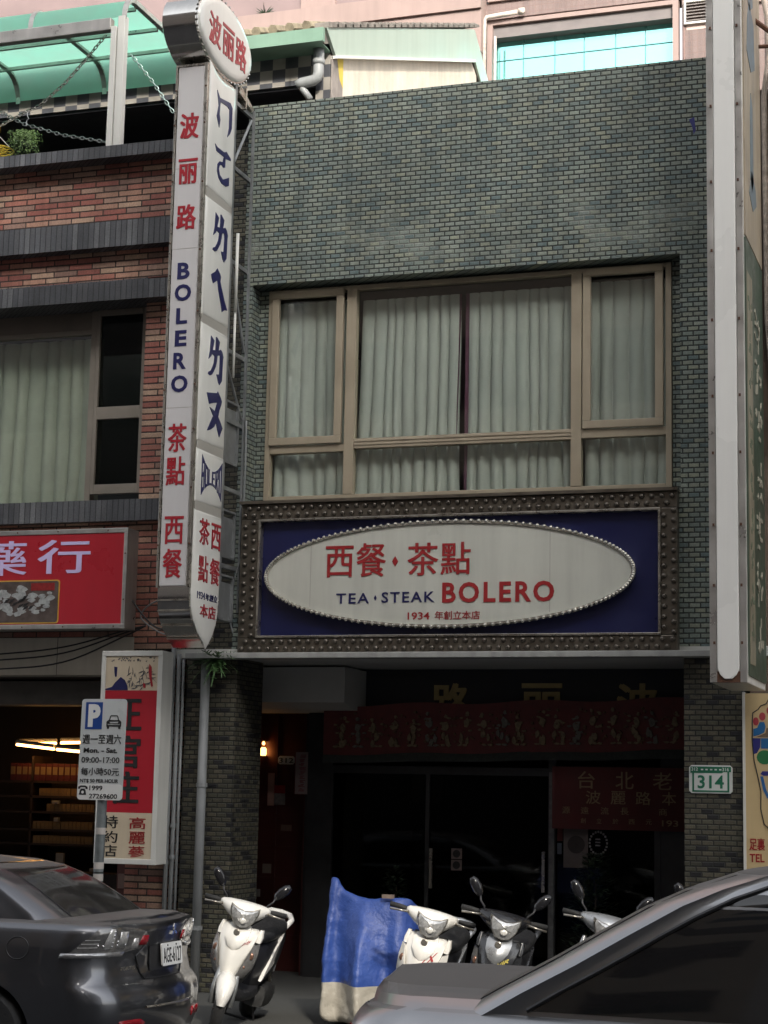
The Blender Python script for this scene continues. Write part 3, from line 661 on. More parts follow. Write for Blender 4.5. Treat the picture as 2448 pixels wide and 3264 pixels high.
# brushed phonetic characters
GL = {'mo': [(-1.014, 8.545), (-.946, 8.49), (-.697, 8.529), (-.646, 8.493), (-.648, 8.283), (-.684, 8.22), (-.744, 8.166), (-.712, 8.27), (-.715, 8.451), (-.765, 8.468), (-.931, 8.456), (-.944, 8.326), (-.921, 8.274), (-.944, 8.191), (-1.007, 8.288), (-.97, 8.406), (-1.001, 8.495)],
 'o': [(-1.022, 8.004), (-.967, 7.987), (-.809, 7.989), (-.751, 8.014), (-.651, 7.978), (-.645, 7.958), (-.769, 7.938), (-.773, 7.846), (-.819, 7.831), (-.837, 7.846), (-.898, 7.834), (-.917, 7.787), (-.89, 7.737), (-.816, 7.712), (-.741, 7.747), (-.671, 7.78), (-.671, 7.695), (-.734, 7.669), (-.841, 7.664), (-.914, 7.694), (-.955, 7.755), (-.949, 7.826), (-.905, 7.866), (-.831, 7.882), (-.805, 7.943), (-.912, 7.943), (-.982, 7.942), (-1.003, 7.971)],
 'le': [(-.951, 7.342), (-.872, 7.311), (-.906, 7.212), (-.839, 7.227), (-.837, 7.356), (-.818, 7.359), (-.747, 7.325), (-.77, 7.238), (-.72, 7.261), (-.679, 7.241), (-.652, 7.2), (-.66, 7.166), (-.669, 6.964), (-.723, 6.913), (-.757, 6.933), (-.797, 7.001), (-.738, 7.013), (-.73, 7.15), (-.734, 7.197), (-.791, 7.183), (-.799, 7.129), (-.82, 7.07), (-.866, 7.013), (-.901, 6.976), (-.944, 6.958), (-.994, 6.965), (-.978, 6.988), (-.935, 7.006), (-.895, 7.053), (-.867, 7.098), (-.856, 7.163), (-.918, 7.174), (-.934, 7.147), (-.99, 7.108), (-.964, 7.197)],
 'ei': [(-.868, 6.813), (-.795, 6.772), (-.777, 6.751), (-.789, 6.705), (-.744, 6.632), (-.679, 6.543), (-.608, 6.465), (-.672, 6.456), (-.729, 6.42), (-.772, 6.507), (-.832, 6.618), (-.858, 6.699), (-.954, 6.643), (-.989, 6.681), (-1.007, 6.718), (-.909, 6.772)],
 'ou': [(-1.007, 5.575), (-.773, 5.617), (-.758, 5.637), (-.691, 5.591), (-.658, 5.559), (-.671, 5.523), (-.713, 5.459), (-.73, 5.395), (-.663, 5.343), (-.623, 5.304), (-.693, 5.205), (-.736, 5.262), (-.775, 5.326), (-.823, 5.278), (-.898, 5.239), (-.972, 5.219), (-.928, 5.279), (-.848, 5.382), (-.932, 5.452), (-.81, 5.434), (-.768, 5.525), (-.856, 5.506), (-.945, 5.477)]}
GL['le2'] = [(p[0] - .005, p[1] - 1.208) for p in GL['le']]
for k in ('mo', 'o', 'le', 'ei', 'le2', 'ou'):
    MB().prism(GL[k], 'x', .046, .053).build("side_letter", navyL, PS)
# bow-shaped BOLERO
m = MB()
def bow(y):                                           # top and bottom edge of the bow at y
    f = (y + .823) / .245
    return 4.865 + .135 * f * f - .012, 4.712 - .14 * f * f + .008
def bowstrip(y0, y1, t0, t1, n=4):
    pts = []
    for i in range(n + 1):
        y = y0 + (y1 - y0) * i / n; a, b = bow(y); pts.append((y, b + (a - b) * t0))
    for i in range(n, -1, -1):
        y = y0 + (y1 - y0) * i / n; a, b = bow(y); pts.append((y, b + (a - b) * t1))
    m.prism(pts, 'x', .046, .052)
W_ = .475 / 6
for i, ch in enumerate("BOLERO"):
    y0 = -1.062 + i * W_ + .005; y1 = y0 + W_ - .012; s = .020
    bowstrip(y0, y0 + s, 0, 1)
    if ch in "BOR":
        bowstrip(y1 - s, y1, 0 if ch in "OB" else .55, 1); bowstrip(y0 + s, y1 - s, .86, 1)
    if ch in "BO": bowstrip(y0 + s, y1 - s, 0, .14)
    if ch in "BR": bowstrip(y0 + s, y1 - s, .45, .58)
    if ch == "R": m.prism([(y0 + s, bow(y0)[1] + .13), (y1, bow(y1)[1]), (y1 - s, bow(y1)[1]), (y0 + s, bow(y0)[1] + .09)], 'x', .046, .052)
    if ch in "LE": bowstrip(y0 + s, y1, 0, .15)
    if ch == "E": bowstrip(y0 + s, y1, .86, 1); bowstrip(y0 + s, y1 - .01, .45, .58)
m.build("side_wordmark", navyL, PS)
for ch, a, b, z0, z1 in (("茶", -1.058, -.838, 4.140, 4.385), ("點", -1.052, -.838, 3.795, 4.040), ("西", -.790, -.578, 4.125, 4.372), ("餐", -.795, -.575, 3.795, 4.040), ("本", -.985, -.812, 3.470, 3.592), ("店", -.800, -.640, 3.470, 3.590)):
    text_into(MB(), ch, a, b, z0, z1, '+x', .048, .005, .012).build("side_red_letter", redL, PS)
m = MB(); text_into(m, "1934", -1.058, -.885, 3.632, 3.700, '+x', .048, .004, .012); text_into(m, "年創立", -.870, -.605, 3.632, 3.698, '+x', .048, .004, .012); m.build("side_founding_line", navyL, PS)
# rear mounting frame
m = MB()
m.box(-.03, .015, -.50, -.455, 3.5, 8.82); m.box(.0, .02, -.035, .0, 3.6, 8.70)
for z in (8.62, 7.95, 7.0, 6.1, 5.42, 4.75, 4.0): m.box(-.03, .0, -.455, -.0, z, z + .04)
for z0, z1 in ((8.0, 8.6), (7.1, 6.2), (6.0, 5.5)): m.tube([(-.01, -.45, z0), (-.01, -.03, z1)], .014, 6)
mf = m.build("mounting_frame", steelgrey, PS)
m = MB(); m.prism([(-.44, 8.74), (-.10, 8.66), (-.06, 8.70), (-.40, 8.82)], 'x', -.02, .03).box(-.03, .04, -.30, -.27, 8.62, 8.84); m.build("bracket_plate", chrome_d, mf)
MB().tube([(.045, -.40, 7.30), (.045, -.40, 6.50)], .017, 8).tube([(.045, -.40, 6.50), (.045, -.40, 5.85)], .013, 8).build("conduit_tube", alu_w, PS, smooth=True)
for z0, z1 in ((5.02, 5.62), (4.10, 4.55), (3.50, 3.92)):
    m = MB(); m.box(-.10, -.005, -.42, -.10, z0, z0 + .02).box(-.10, -.005, -.42, -.10, z1, z1 + .02).box(-.10, -.075, -.42, -.40, z0, z1).box(-.03, -.005, -.42, -.40, z0, z1).box(-.03, -.005, -.12, -.10, z0, z1); m.box(-.09, -.03, -.38, -.12, z0 + .02, z1 - .05)
    m.build("ballast_cage", steelgrey, PS)
def cable(name, label, pts, r, m, cat="cable", group=None):
    """a loose cable through pts, smoothed"""
    P = [Vector(p) for p in pts]; out = []
    for i in range(len(P) - 1):
        p0 = P[max(i - 1, 0)]; p1 = P[i]; p2 = P[i + 1]; p3 = P[min(i + 2, len(P) - 1)]
        for q in range(6):
            t = q / 6; out.append(.5 * ((2 * p1) + (p2 - p0) * t + (2 * p0 - 5 * p1 + 4 * p2 - p3) * t * t + (3 * p1 - p0 - 3 * p2 + p3) * t ** 3))
    out.append(P[-1])
    o = MB().tube(out, r, 6).build(name, m, smooth=True, org=tuple(P[0])); return tag(o, label, cat, group)
cable("power_cable", "grey cable running down the wall behind the pole sign", [(.04, -.03, 5.5), (.06, -.06, 5.0), (.04, -.03, 4.6), (.05, -.04, 4.2), (-.03, -.05, 3.9), (-.06, -.06, 3.6), (-.02, -.05, 3.4)], .009, pipegrey)
cable("loose_cable", "thin dark cable sagging between red lightbox and pole sign base", [(-1.0, -.3, 3.72), (-.85, -.32, 3.55), (-.62, -.5, 3.42), (-.4, -.7, 3.40), (-.28, -.9, 3.45)], .010, black)
cable("loose_cable", "pale looped cable coming out of pole sign base", [(-.28, -.95, 3.60), (-.5, -.6, 3.68), (-.8, -.3, 3.66), (-.93, -.22, 3.55), (-.7, -.3, 3.40), (-.4, -.6, 3.33)], .008, pipegrey)
for k, (dz, lab) in enumerate(((0, "uppermost of three black wires sagging under the red lightbox"), (-.06, "middle of three black wires sagging under the red lightbox"), (-.15, "lowest of three black wires sagging under the red lightbox"))):
    cable("overhead_wire", lab, [(-4.2, -.08, 3.12 + dz * .8), (-2.6, -.12, 3.20 + dz), (-1.8, -.14, 3.27 + dz), (-1.15, -.16, 3.42 + dz * .4), (-.9, -.16, 3.47)], .008, black, "wire", "wires under the red lightbox")

# ================================================================== LEFT BRICK SHOPHOUSE
LB = thing("brick_shophouse", "red brick shophouse with dark slate bands and open window beside the pole sign", "building", (-3, 0, 0))
XL = -7.0
m = MB()
m.box(XL, -.66, 0, .3, 7.05, 8.30); m.box(XL, -4.95, 0, .5, 4.72, 6.80); m.box(XL - .3, XL, -.0, 6, 0, 8.30)
m.box(-1.115, -.66, 0, .5, 4.72, 6.80); m.box(XL, -.66, 0, .3, 3.38, 4.55); m.box(-1.10, -.66, 0.0, .3, 0, 3.00); m.box(-1.10, -.66, .0, .3, 3.0, 3.38)
m.build("brick_wall", redbrick, LB)
m = MB()
m.box(XL, -.64, -.20, .32, 8.30, 8.425); m.box(XL, -.66, -.15, 0, 7.36, 7.63); m.box(XL, -.80, -.20, .0, 6.78, 6.975); m.box(XL, -.64, -.10, 0, 4.53, 4.745); m.box(XL, -1.115, 0, .5, 6.80, 7.05).box(XL, -1.115, 0, .30, 4.55, 4.72)
m.build("slate_band", slate, LB)
m = MB().box(XL, -1.10, -.002, .3, 3.0, 3.375)
m.build("panel_fascia", beige, LB)
m = MB()
for x in (-4.6, -3.1, -1.95): m.box(x, x + .006, -.004, -.002, 3.0, 3.375)
m.build("fascia_joint", mat("dark_joint", (.1, .09, .08), .8), LB)
MB().box(-5, -1.86, .25, .30, 6.61, 6.80).build("dark_top_board", wframe, LB)  # dark board put in to keep the strip above the curtain dark
m = MB().box(-5, -1.86, .24, .31, 6.56, 6.61).box(-1.85, -1.785, .22, .32, 4.74, 6.80).box(-5, -1.86, .24, .31, 4.74, 4.80)
lwn = m.build("window", wframe2, LB, bevel=.005)
m = MB(); y0 = .20
m.box(-1.775, -1.735, y0, y0 + .06, 4.86, 6.80).box(-1.25, -1.195, y0, y0 + .06, 4.86, 6.80).box(-1.735, -1.25, y0, y0 + .06, 4.86, 4.96).box(-1.735, -1.25, y0, y0 + .06, 5.64, 5.77).box(-1.735, -1.25, y0, y0 + .06, 6.74, 6.80)
m.build("casement_frame", wframe2, lwn, bevel=.005)
MB().box(-5, -1.86, .27, .276, 4.80, 6.56).build("pane", wglass, lwn)
MB().box(-1.735, -1.25, .23, .236, 4.96, 6.74).build("pane", dglass, lwn)
curtain(-5.0, -1.80, 4.78, 6.55, .40, 19, lwn, curtain_m2, 21, amp=.045, lean=-.12)
m = MB().box(XL, -.7, 5.9, 6.0, 0, 8.4).box(XL, -.7, 3.0, 3.1, 4.72, 7.05).box(XL, -.7, .5, 3.0, 4.68, 4.72).box(-.70, -.66, .5, 3.0, 4.72, 7.05); m.build("room_interior", roomdark, LB)
m = MB().box(-1.22, -1.13, .6, .64, 6.45, 6.6); m.build("wall_box", black, LB)
# ground floor interior
m = MB().box(XL, -.70, 4.4, 4.5, 0, 3.1).box(XL, -.70, .3, 4.4, 2.98, 3.02).box(-.78, -.70, .3, 4.4, 0, 2.98)
m.build("shop_interior", mat("dark_shop_wall", (.055, .040, .032), .8, 0, .3, 3), LB)
MB().box(XL, -1.1, .32, .7, 2.72, 2.96).build("shutter_housing", mat("grimy_shutter_box", (.10, .09, .08), .6, .2, .3, 5), LB)
def emitter_pair(x0, y0, z0, x1, y1, z1, label):
    t = thing("fluorescent_lamp", label, "lamp", (x0, y0, z0), "tube lamps in the herb shop")
    MB().tube([(x0, y0, z0), (x1, y1, z1)], .014, 8).build("glowing_tube", tube_em, t, smooth=True)
    d = (Vector((x1, y1, z1)) - Vector((x0, y0, z0))).normalized()
    MB().tube([Vector((x0, y0, z0 + .035)), Vector((x1, y1, z1 + .035))], .024, 6).build("batten", alu_w, t)
tube_em = emit("warm_tube_light", (1.0, .50, .15), 4.5)
emitter_pair(-4.05, 3.0, 2.385, -3.56, 3.0, 2.40, "upper left warm tube lamp glowing in the dark herb shop")
emitter_pair(-3.50, 3.0, 2.405, -2.9, 3.0, 2.42, "upper right warm tube lamp glowing beside the parking sign")
emitter_pair(-4.0, 2.85, 2.375, -3.42, 2.70, 2.325, "lower left slanting tube lamp below its level neighbour")
emitter_pair(-3.38, 2.69, 2.32, -2.85, 2.55, 2.285, "lower right slanting tube lamp partly behind the parking sign")
# shelves and boxes
sh = thing("display_shelf", "dark tiered wooden shelf unit at the back of the herb shop", "shelf", (-3.4, 3.2, 0))
m = MB()
for z in (.55, 1.212, 1.377, 1.582, 1.762, 1.935): m.box(-4.9, -2.7, 3.05, 3.5, z, z + .025)
for x in (-4.9, -3.9, -2.7): m.box(x, x + .03, 3.05, 3.5, 0, 2.25)
m.build("shelving", mat("dark_shelf_wood", (.045, .026, .016), .6, 0, .3, 8), sh)
tan = mat("tan_carton", (.26, .17, .075), .6, 0, .2, 12); ochre = mat("ochre_carton", (.30, .19, .07), .6, 0, .2, 12); red_c = mat("red_carton", (.10, .014, .012), .5, 0, .25, 12)
def proto_box(w_, d_, h_, mtl, capm, name, label, group):
    o = MB().box(-w_ / 2, w_ / 2, 0, d_, 0, h_).build(name, mtl, None, bevel=.003); tag(o, label, "box", group)
    l = MB().box(-w_ / 2 + .008, w_ / 2 - .008, -.003, 0, h_ * .35, h_ * .8).build("front_label", capm, o)
    return o
def copies(o, spots, group_label=None):
    for i, p in enumerate(spots):
        c = o if i == 0 else o.copy()
        if i:
            COL.objects.link(c)
            for ch in o.children:
                k = ch.copy(); COL.objects.link(k); k.parent = c
        c.location = p
bx = proto_box(.050, .12, .088, tan, ochre, "gift_box", "small tan gift box in the tight rows on the herb shop shelves", "tan boxes on the herb shop shelves")
sp = []
for z, a, b in ((1.237, -3.82, -3.08), (1.402, -3.83, -3.08), (1.607, -3.66, -3.05), (1.787, -3.77, -3.0)):
    x = a
    while x < b: sp.append((x, 3.06 + random.uniform(0, .01), z)); x += .0525
copies(bx, sp)
bx = proto_box(.075, .12, .20, red_c, tan, "ginseng_box", "upright red box with tan band standing along the herb shop's top shelf", "red boxes on the top shelf")
sp = []; x = -4.15
while x < -2.95: sp.append((x, 3.06, 1.962)); x += .08
copies(bx, sp)
for nm, lab, x, z, sz in (("white_jar", "white jar on the second shelf of tan boxes", -3.52, 1.492, (.06, .045)), ("white_carton", "white carton standing on upper tan box row", -3.54, 1.697, (.09, .035)), ("paper_bag", "white paper bag at the shop counter", -3.45, .98, (.10, .15)), ("price_card", "small white price card at the shop counter", -3.0, .93, (.11, .04))):
    o = MB().box(-sz[0] / 2, sz[0] / 2, 0, .05, 0, sz[1]).build(nm, mat(nm + "_white", (.40, .39, .37), .6, 0, .15, 12), None, bevel=.006); o.location = (x, 3.0, z); tag(o, lab, "container")
ct = thing("shop_counter", "dark counter across the herb shop under the shelves", "counter", (-3.5, 2.6, 0))
MB().box(-6, -2.3, 2.6, 2.98, 0, .90).box(-6, -2.28, 2.57, 3.0, .90, .93).build("counter_body", mat("dark_counter", (.04, .03, .026), .5, 0, .3, 6), ct)
t = thing("wall_notice", "small reddish notice stuck on the left brick pier above the car boot", "notice", (-1.0, 0, 1.0))
MB().box(-1.20, -1.11, .06, .07, .93, 1.07).build("sheet", mat("dim_pink_sheet", (.20, .13, .11), .8), t)
MB().box(-1.22, -1.10, .075, .3, 0, 2.9).build("door_jamb", mat("dark_red_jamb", (.09, .025, .02), .6), LB)

# red lightbox
RS = thing("red_lightbox", "red shop lightbox with lilac characters and a framed picture in aluminium frame", "sign", (-2.5, -.3, 3.4))
m = MB(); F0 = -.46
m.box(-5.6, -.985, F0 + .015, -.22, 3.42, 4.40); m.build("casing", alu, RS, bevel=.006)
m = MB(); m.box(-5.6, -.985, F0, F0 + .03, 4.355, 4.402).box(-5.6, -.985, F0, F0 + .03, 3.418, 3.465).box(-1.025, -.985, F0, F0 + .03, 3.465, 4.355); rf = m.build("frame", alu, RS, bevel=.004)
m = MB()
for x in (-1.2, -1.75, -2.2): m.ball((x, F0 - .002, 4.38), .008, 6, 4); m.ball((x + .1, F0 - .002, 3.44), .008, 6, 4)
for z in (3.7, 4.15): m.ball((-1.005, F0 - .002, z), .008, 6, 4)
m.build("frame_screws", rust, rf)
MB().box(-5.58, -1.025, F0 + .008, F0 + .02, 3.465, 4.355).build("face", signred, RS)
text_into(MB(), "行", -1.965, -1.385, 3.965, 4.300, '-y', F0 + .008, .004, .018).build("letter", lilac, RS)
text_into(MB(), "藥", -2.66, -2.085, 3.955, 4.300, '-y', F0 + .008, .004, .012).build("letter", lilac, RS)
def rrect(x0, x1, z0, z1, r, n=5):
    out = []
    for cx, cz, a0 in ((x1 - r, z1 - r, 0), (x0 + r, z1 - r, 90), (x0 + r, z0 + r, 180), (x1 - r, z0 + r, 270)):
        for k in range(n + 1): a = R(a0 + 90 * k / n); out.append((cx + r * math.cos(a), cz + r * math.sin(a)))
    return out
pf = MB().prism(rrect(-3.1, -1.705, 3.475, 3.905, .03), 'y', F0 + .003, F0 + .008).build("picture_border", mat("amber_border", (.62, .36, .06), .4), RS)
MB().prism(rrect(-3.09, -1.716, 3.487, 3.893, .025), 'y', F0 + .001, F0 + .003).build("picture_ground", mat("photo_brown_print", (.10, .075, .065), .4, 0, .5, 9), pf)
m = MB(); rnd = random.Random(6)
for k in range(60):
    x = rnd.uniform(-2.75, -1.80); z = rnd.uniform(3.56, 3.86)
    if z > 3.80 and x > -2.05: continue
    r = rnd.uniform(.03, .06); n = 9
    m.prism([(min(-1.72, x + r * math.cos(6.28 * q / n) * rnd.uniform(.75, 1.25)), z + r * .55 * math.sin(6.28 * q / n) * rnd.uniform(.75, 1.25)) for q in range(n)], 'y', F0 - .0005 - k * .00003, F0 + .001)
m.build("printed_bowls", mat("pale_print", (.36, .37, .36), .4, 0, .45, 22), pf)
m = MB()
for k in range(10):
    x = -2.15 + rnd.uniform(-.15, .2); z = 3.70 + rnd.uniform(-.06, .05); m.prism([(x, z), (x + .05, z + .012), (x + .02, z - .02), (x - .02, z - .035)], 'y', F0 - .004, F0 - .002)
m.build("printed_shadows", ink, pf)
MB().box(-2.02, -1.76, F0 - .001, F0 + .001, 3.80, 3.875).build("printed_red_label", mat("dim_red_print", (.26, .02, .02), .4, 0, .3, 30), pf)

# vertical shop sign
VS = thing("vertical_shop_sign", "tall red and cream shop sign with black characters behind the parking sign", "sign", (-.9, -.3, 1.2))
MB().box(-1.235, -.585, -.385, -.165, 1.185, 3.205).build("casing", alu_w, VS, bevel=.006)
m = MB(); V0 = -.405
m.box(-1.235, -.585, V0, V0 + .03, 3.155, 3.207).box(-1.235, -.585, V0, V0 + .03, 1.183, 1.235).box(-1.235, -1.190, V0, V0 + .03, 1.235, 3.155).box(-.635, -.585, V0, V0 + .03, 1.235, 3.155); m.build("frame", alu_w, VS, bevel=.004)
MB().box(-1.190, -.635, V0 + .012, V0 + .025, 2.825, 3.155).build("picture_panel", creamboard, VS)
MB().box(-1.190, -.635, V0 + .012, V0 + .025, 1.665, 2.825).build("red_panel", signred, VS)
MB().box(-1.190, -.635, V0 + .012, V0 + .025, 1.235, 1.665).build("cream_panel", creamboard, VS)
m = MB()
for ch, z0, z1 in (("正", 2.445, 2.745), ("官", 2.085, 2.395), ("庄", 1.745, 2.055)): text_into(m, ch, -1.06, -.79, z0, z1, '-y', V0 + .012, .004, .03)
m.build("black_characters", ink, VS)
m = MB()
for ch, z0, z1 in (("高", 1.515, 1.625), ("麗", 1.375, 1.490), ("蔘", 1.250, 1.355)): text_into(m, ch, -.875, -.705, z0, z1, '-y', V0 + .012, .004, .004)
m.build("red_characters", redB, VS)
m = MB()
for ch, z0, z1 in (("特", 1.515, 1.635), ("約", 1.380, 1.490), ("店", 1.250, 1.360)): text_into(m, ch, -1.155, -.995, z0, z1, '-y', V0 + .012, .004, .006)
m.build("thin_black_characters", ink, VS)
# loose ink landscape, a generic stand-in
m = MB(); m2 = MB(); m3 = MB(); yv = V0 + .012
m.prism([(-1.19, 2.828), (-.95, 2.828), (-.955, 2.87), (-.985, 2.925), (-1.03, 2.955), (-1.09, 2.90), (-1.12, 2.86), (-1.19, 2.84)], 'y', yv - .003, yv)
m.prism([(-1.09, 2.955), (-1.075, 2.96), (-1.07, 3.05), (-1.105, 3.055), (-1.10, 3.0)], 'y', yv - .003, yv)
rnd = random.Random(9)
for k in range(46):
    x = rnd.uniform(-.95, -.68); z = rnd.uniform(2.84, 3.02) + (.10 if x > -.80 else 0) * rnd.random(); l = rnd.uniform(.015, .05); a = rnd.uniform(-1.5, 1.5)
    dx, dz = l * math.cos(a), l * math.sin(a)
    m2.prism([(x - dx, z - dz), (x + .004, z - .006), (min(-.64, x + dx), z + dz), (x - .004, z + .006)], 'y', yv - .003 - k * .00002, yv)
for k in range(26):
    x = rnd.uniform(-1.15, -.68); z = rnd.uniform(3.105, 3.145); m2.prism([(x, z), (x + .012, z - .012), (x + .02, z + .008)], 'y', yv - .002, yv)
m3.prism([(-.73, 3.08), (-.705, 3.05), (-.70, 2.95), (-.685, 2.87), (-.70, 2.86), (-.725, 2.95), (-.735, 3.02)], 'y', yv - .004, yv)
m3.prism([(-.79, 2.90), (-.765, 2.89), (-.76, 2.85), (-.785, 2.85)], 'y', yv - .004, yv)
m.build("painted_rock", navyL, VS); m2.build("ink_strokes", mat("grey_ink", (.10, .095, .10), .5), VS); m3.build("red_strokes", redL, VS)

# downpipes between the houses
def pipe(name, label, pts, r, m, brackets=(), group=None):
    t = thing(name, label, "pipe", pts[0], group)
    MB().tube(pts, r, 12).build("pipe_run", m, t, smooth=True)
    for z in brackets: MB().lathe([(r + .010, -.02), (r + .010, .02)], (pts[0][0], pts[0][1], z), 'z', 12).build("pipe_collar", m, t)
    return t
pipe("downpipe", "wide grey downpipe standing in front of left tiled pillar", [(-.275, -.09, 3.14), (-.278, -.09, 0.0)], .045, pipegrey, (1.94, .6), "pipes left of the tiled pillar")
pipe("conduit_pipe", "leftmost of three thin dark pipes beside the brick pier", [(-.635, -.06, 3.3), (-.635, -.06, 0)], .024, pipegrey, (1.2, 2.4), "pipes left of the tiled pillar")
pipe("conduit_pipe", "middle of three thin dark pipes beside the brick pier", [(-.575, -.06, 3.2), (-.575, -.06, 0)], .022, pipegrey, (1.25, 1.55), "pipes left of the tiled pillar")
pipe("conduit_pipe", "rightmost of three thin dark pipes, against the tiled pillar edge", [(-.53, -.05, 3.15), (-.53, -.05, 0)], .015, pipegrey, (), "pipes left of the tiled pillar")

# ================================================================== ROOF TERRACE
AW = thing("terrace_awning", "green translucent awning with rounded edge on aluminium frame over the brick shophouse", "awning", (-3, .8, 8.42))
AX0, AX1 = -6.8, -1.40; green_t = N("green_translucent_sheet")
def _gt():
    k = green_t; o = k.obj(); nz = k.noise(o, 3, 4).outputs[0]
    g = k.n("NewGeometry").outputs["Position"]
    c = k.mix(k.n("MapRange", nz, .35, .7, 0, .5).outputs[0], (.33, .74, .58, 1), (.36, .62, .50, 1))
    d = k.n("BsdfDiffuse", c); t = k.n("BsdfTranslucent", c); gl = k.n("BsdfGlossy"); gl.inputs["Roughness"].default_value = .25
    a = k.n("MixShader", .62, d.outputs[0], t.outputs[0]); b = k.n("MixShader", .05, a.outputs[0], gl.outputs[0])
    k.t.links.new(b.outputs[0], k.t.nodes["Material Output"].inputs[0])
_gt()
arc = [(-.17, 9.83)] + [(-.17 + .20 * (1 - math.cos(R(a))), 9.83 + .25 * math.sin(R(a))) for a in range(15, 91, 15)]
prof = arc + [(1.25, 10.08)] + [(1.25 + .28 * math.sin(R(a)), 9.78 + .30 * math.cos(R(a))) for a in range(20, 91, 14)]
MB().loft([[(AX0, y, z) for y, z in prof], [(AX1 - .02, y, z) for y, z in prof]], cap=False, close=False).build("sheet", green_t.m, AW, smooth=True)
m = MB()
m.box(AX0, AX1 - .17, -.19, -.10, 9.695, 9.83)
af = m.build("front_beam", alu, AW, bevel=.008)
for x in (AX1 - .025, AX1 - 1.13, AX1 - 2.25, AX1 - 3.4):
    MB().loft([[(x - .028, y, z - .03), (x + .028, y, z - .03), (x + .028, y, z + .018), (x - .028, y, z + .018)] for y, z in prof]).build("curved_rib", alu, AW)
m = MB()
for y in (.12, .66, 1.2): m.box(AX0, AX1 - .06, y, y + .035, 10.025, 10.062)
m.build("purlin", alu, AW)
for x in (AX1 - .165, AX1 - 3.0):
    m = MB(); m.box(x, x + .065, -.19, -.10, 8.425, 9.73).box(x + .075, x + .155, -.18, -.09, 8.425, 9.84).box(x + .065, x + .075, -.16, -.11, 8.425, 9.73)
    m.build("post", alu_w, AW, bevel=.006)
CH = []
def chain(label, pts, m, group="chains hanging on the roof terrace"):
    P = [Vector(p) for p in pts]; mb = MB(); step = .052; flip = 0
    L = []
    for i in range(len(P) - 1):
        n = max(1, round((P[i + 1] - P[i]).length / step))
        for q in range(n): L.append((P[i] + (P[i + 1] - P[i]) * (q + .5) / n, (P[i + 1] - P[i]).normalized()))
    for c, d in L:
        s = d.cross(Vector((0, 1, 0))).normalized() if flip else Vector((0, 1, 0)); flip = 1 - flip
        s = (s - d * s.dot(d)).normalized()
        mb.tube([c + d * (.034 * math.cos(a)) + s * (.016 * math.sin(a)) for a in [6.28319 * k / 8 for k in range(8)]], .0055, 5, closed=True)
    return tag(mb.build("hanging_chain", m, None, org=pts[0]), label, "chain", group)
chain("bronze chain slung from the awning post down to the hanging pots", [(-1.72, .0, 9.73), (-1.95, .0, 9.48), (-2.2, .02, 9.25), (-2.5, .05, 9.05), (-2.66, .05, 9.00), (-2.98, .05, 8.87)], chrome_d)
chain("pale green chain slanting from the awning post behind the pole sign", [(-1.55, .25, 9.60), (-1.3, .3, 9.28), (-1.05, .3, 8.92)], mat("green_painted_chain", (.38, .50, .46), .4, .4, .15, 20))
chain("thin grey chain sagging low behind the hanging plant", [(-3.3, .4, 9.25), (-2.9, .4, 9.02), (-2.4, .4, 8.84), (-1.83, .4, 8.70)], steelgrey)
HP = thing("hanging_plant", "bushy trailing green plant hanging on hook from bronze chain", "plant", (-2.64, .05, 8.6))
MB().tube([(-2.645, .05, 9.0), (-2.64, .05, 8.95), (-2.62, .05, 8.92), (-2.645, .05, 8.90), (-2.65, .05, 8.84)], .006, 6).build("hook", steelgrey, HP)
MB().lathe([(.04, 0), (.06, .07), (.065, .08), (.05, .08)], (-2.65, .05, 8.62), 'z', 14).build("pot", mat("mossy_pot", (.10, .14, .07), .8), HP)
m = MB(); rnd = random.Random(14)
for k in range(150):
    a = rnd.uniform(0, 6.283); o = Vector((math.cos(a), math.sin(a), 0)); l = rnd.uniform(.05, .17); up = rnd.uniform(.0, .12); dr = rnd.uniform(-.02, .26)
    p0 = Vector((-2.65, .05, 8.71)) + o * .04
    for q in range(1, 13):
        f = q / 12 + rnd.uniform(-.03, .03); c = p0 + o * l * f ** .7 + Vector((0, 0, up * 4 * f * (1 - f) * .6 - dr * f * f)); d = Vector((rnd.uniform(-1, 1), rnd.uniform(-1, 1), rnd.uniform(-1, .5))).normalized(); sd_ = d.cross(o).normalized() * .005; e = d * rnd.uniform(.016, .034)
        m.add([c, c + e * .5 + sd_, c + e, c + e * .5 - sd_], [(0, 1, 2, 3)])
m.build("foliage", mat("fresh_green_leaf", (.15, .24, .07), .5, 0, .35, 14), HP)
DB = thing("drying_basket", "round yellow plastic hanging basket at the left edge under the awning", "basket", (-2.98, .05, 8.7))
yel = mat("yellow_plastic", (.62, .42, .03), .4, 0, .1, 8)
m = MB()
for r in (.17, .10): m.tube([(-2.98 + r * math.cos(6.28319 * k / 20), .05 + r * math.sin(6.28319 * k / 20), 8.60) for k in range(20)], .009, 6, closed=True)
for k in range(10): a = .628 * k; m.tube([(-2.98, .05, 8.60), (-2.98 + .17 * math.cos(a), .05 + .17 * math.sin(a), 8.60)], .006, 5)
m.tube([(-2.98, .05, 8.87), (-2.98, .05, 8.76)], .014, 6); m.build("rim", yel, DB)
m = MB()
for k in range(3): a = 2.09 * k + .4; m.tube([(-2.98, .05, 8.77), (-2.98 + .16 * math.cos(a), .05 + .16 * math.sin(a), 8.605)], .004, 5)
m.build("hanger_strings", alu_w, DB)
t = MB().box(-7, -.9, .42, .50, 8.42, 8.62).build("terrace_kerb", mat("greenish_kerb_paint", (.22, .27, .22), .7, 0, .25, 4), LB)

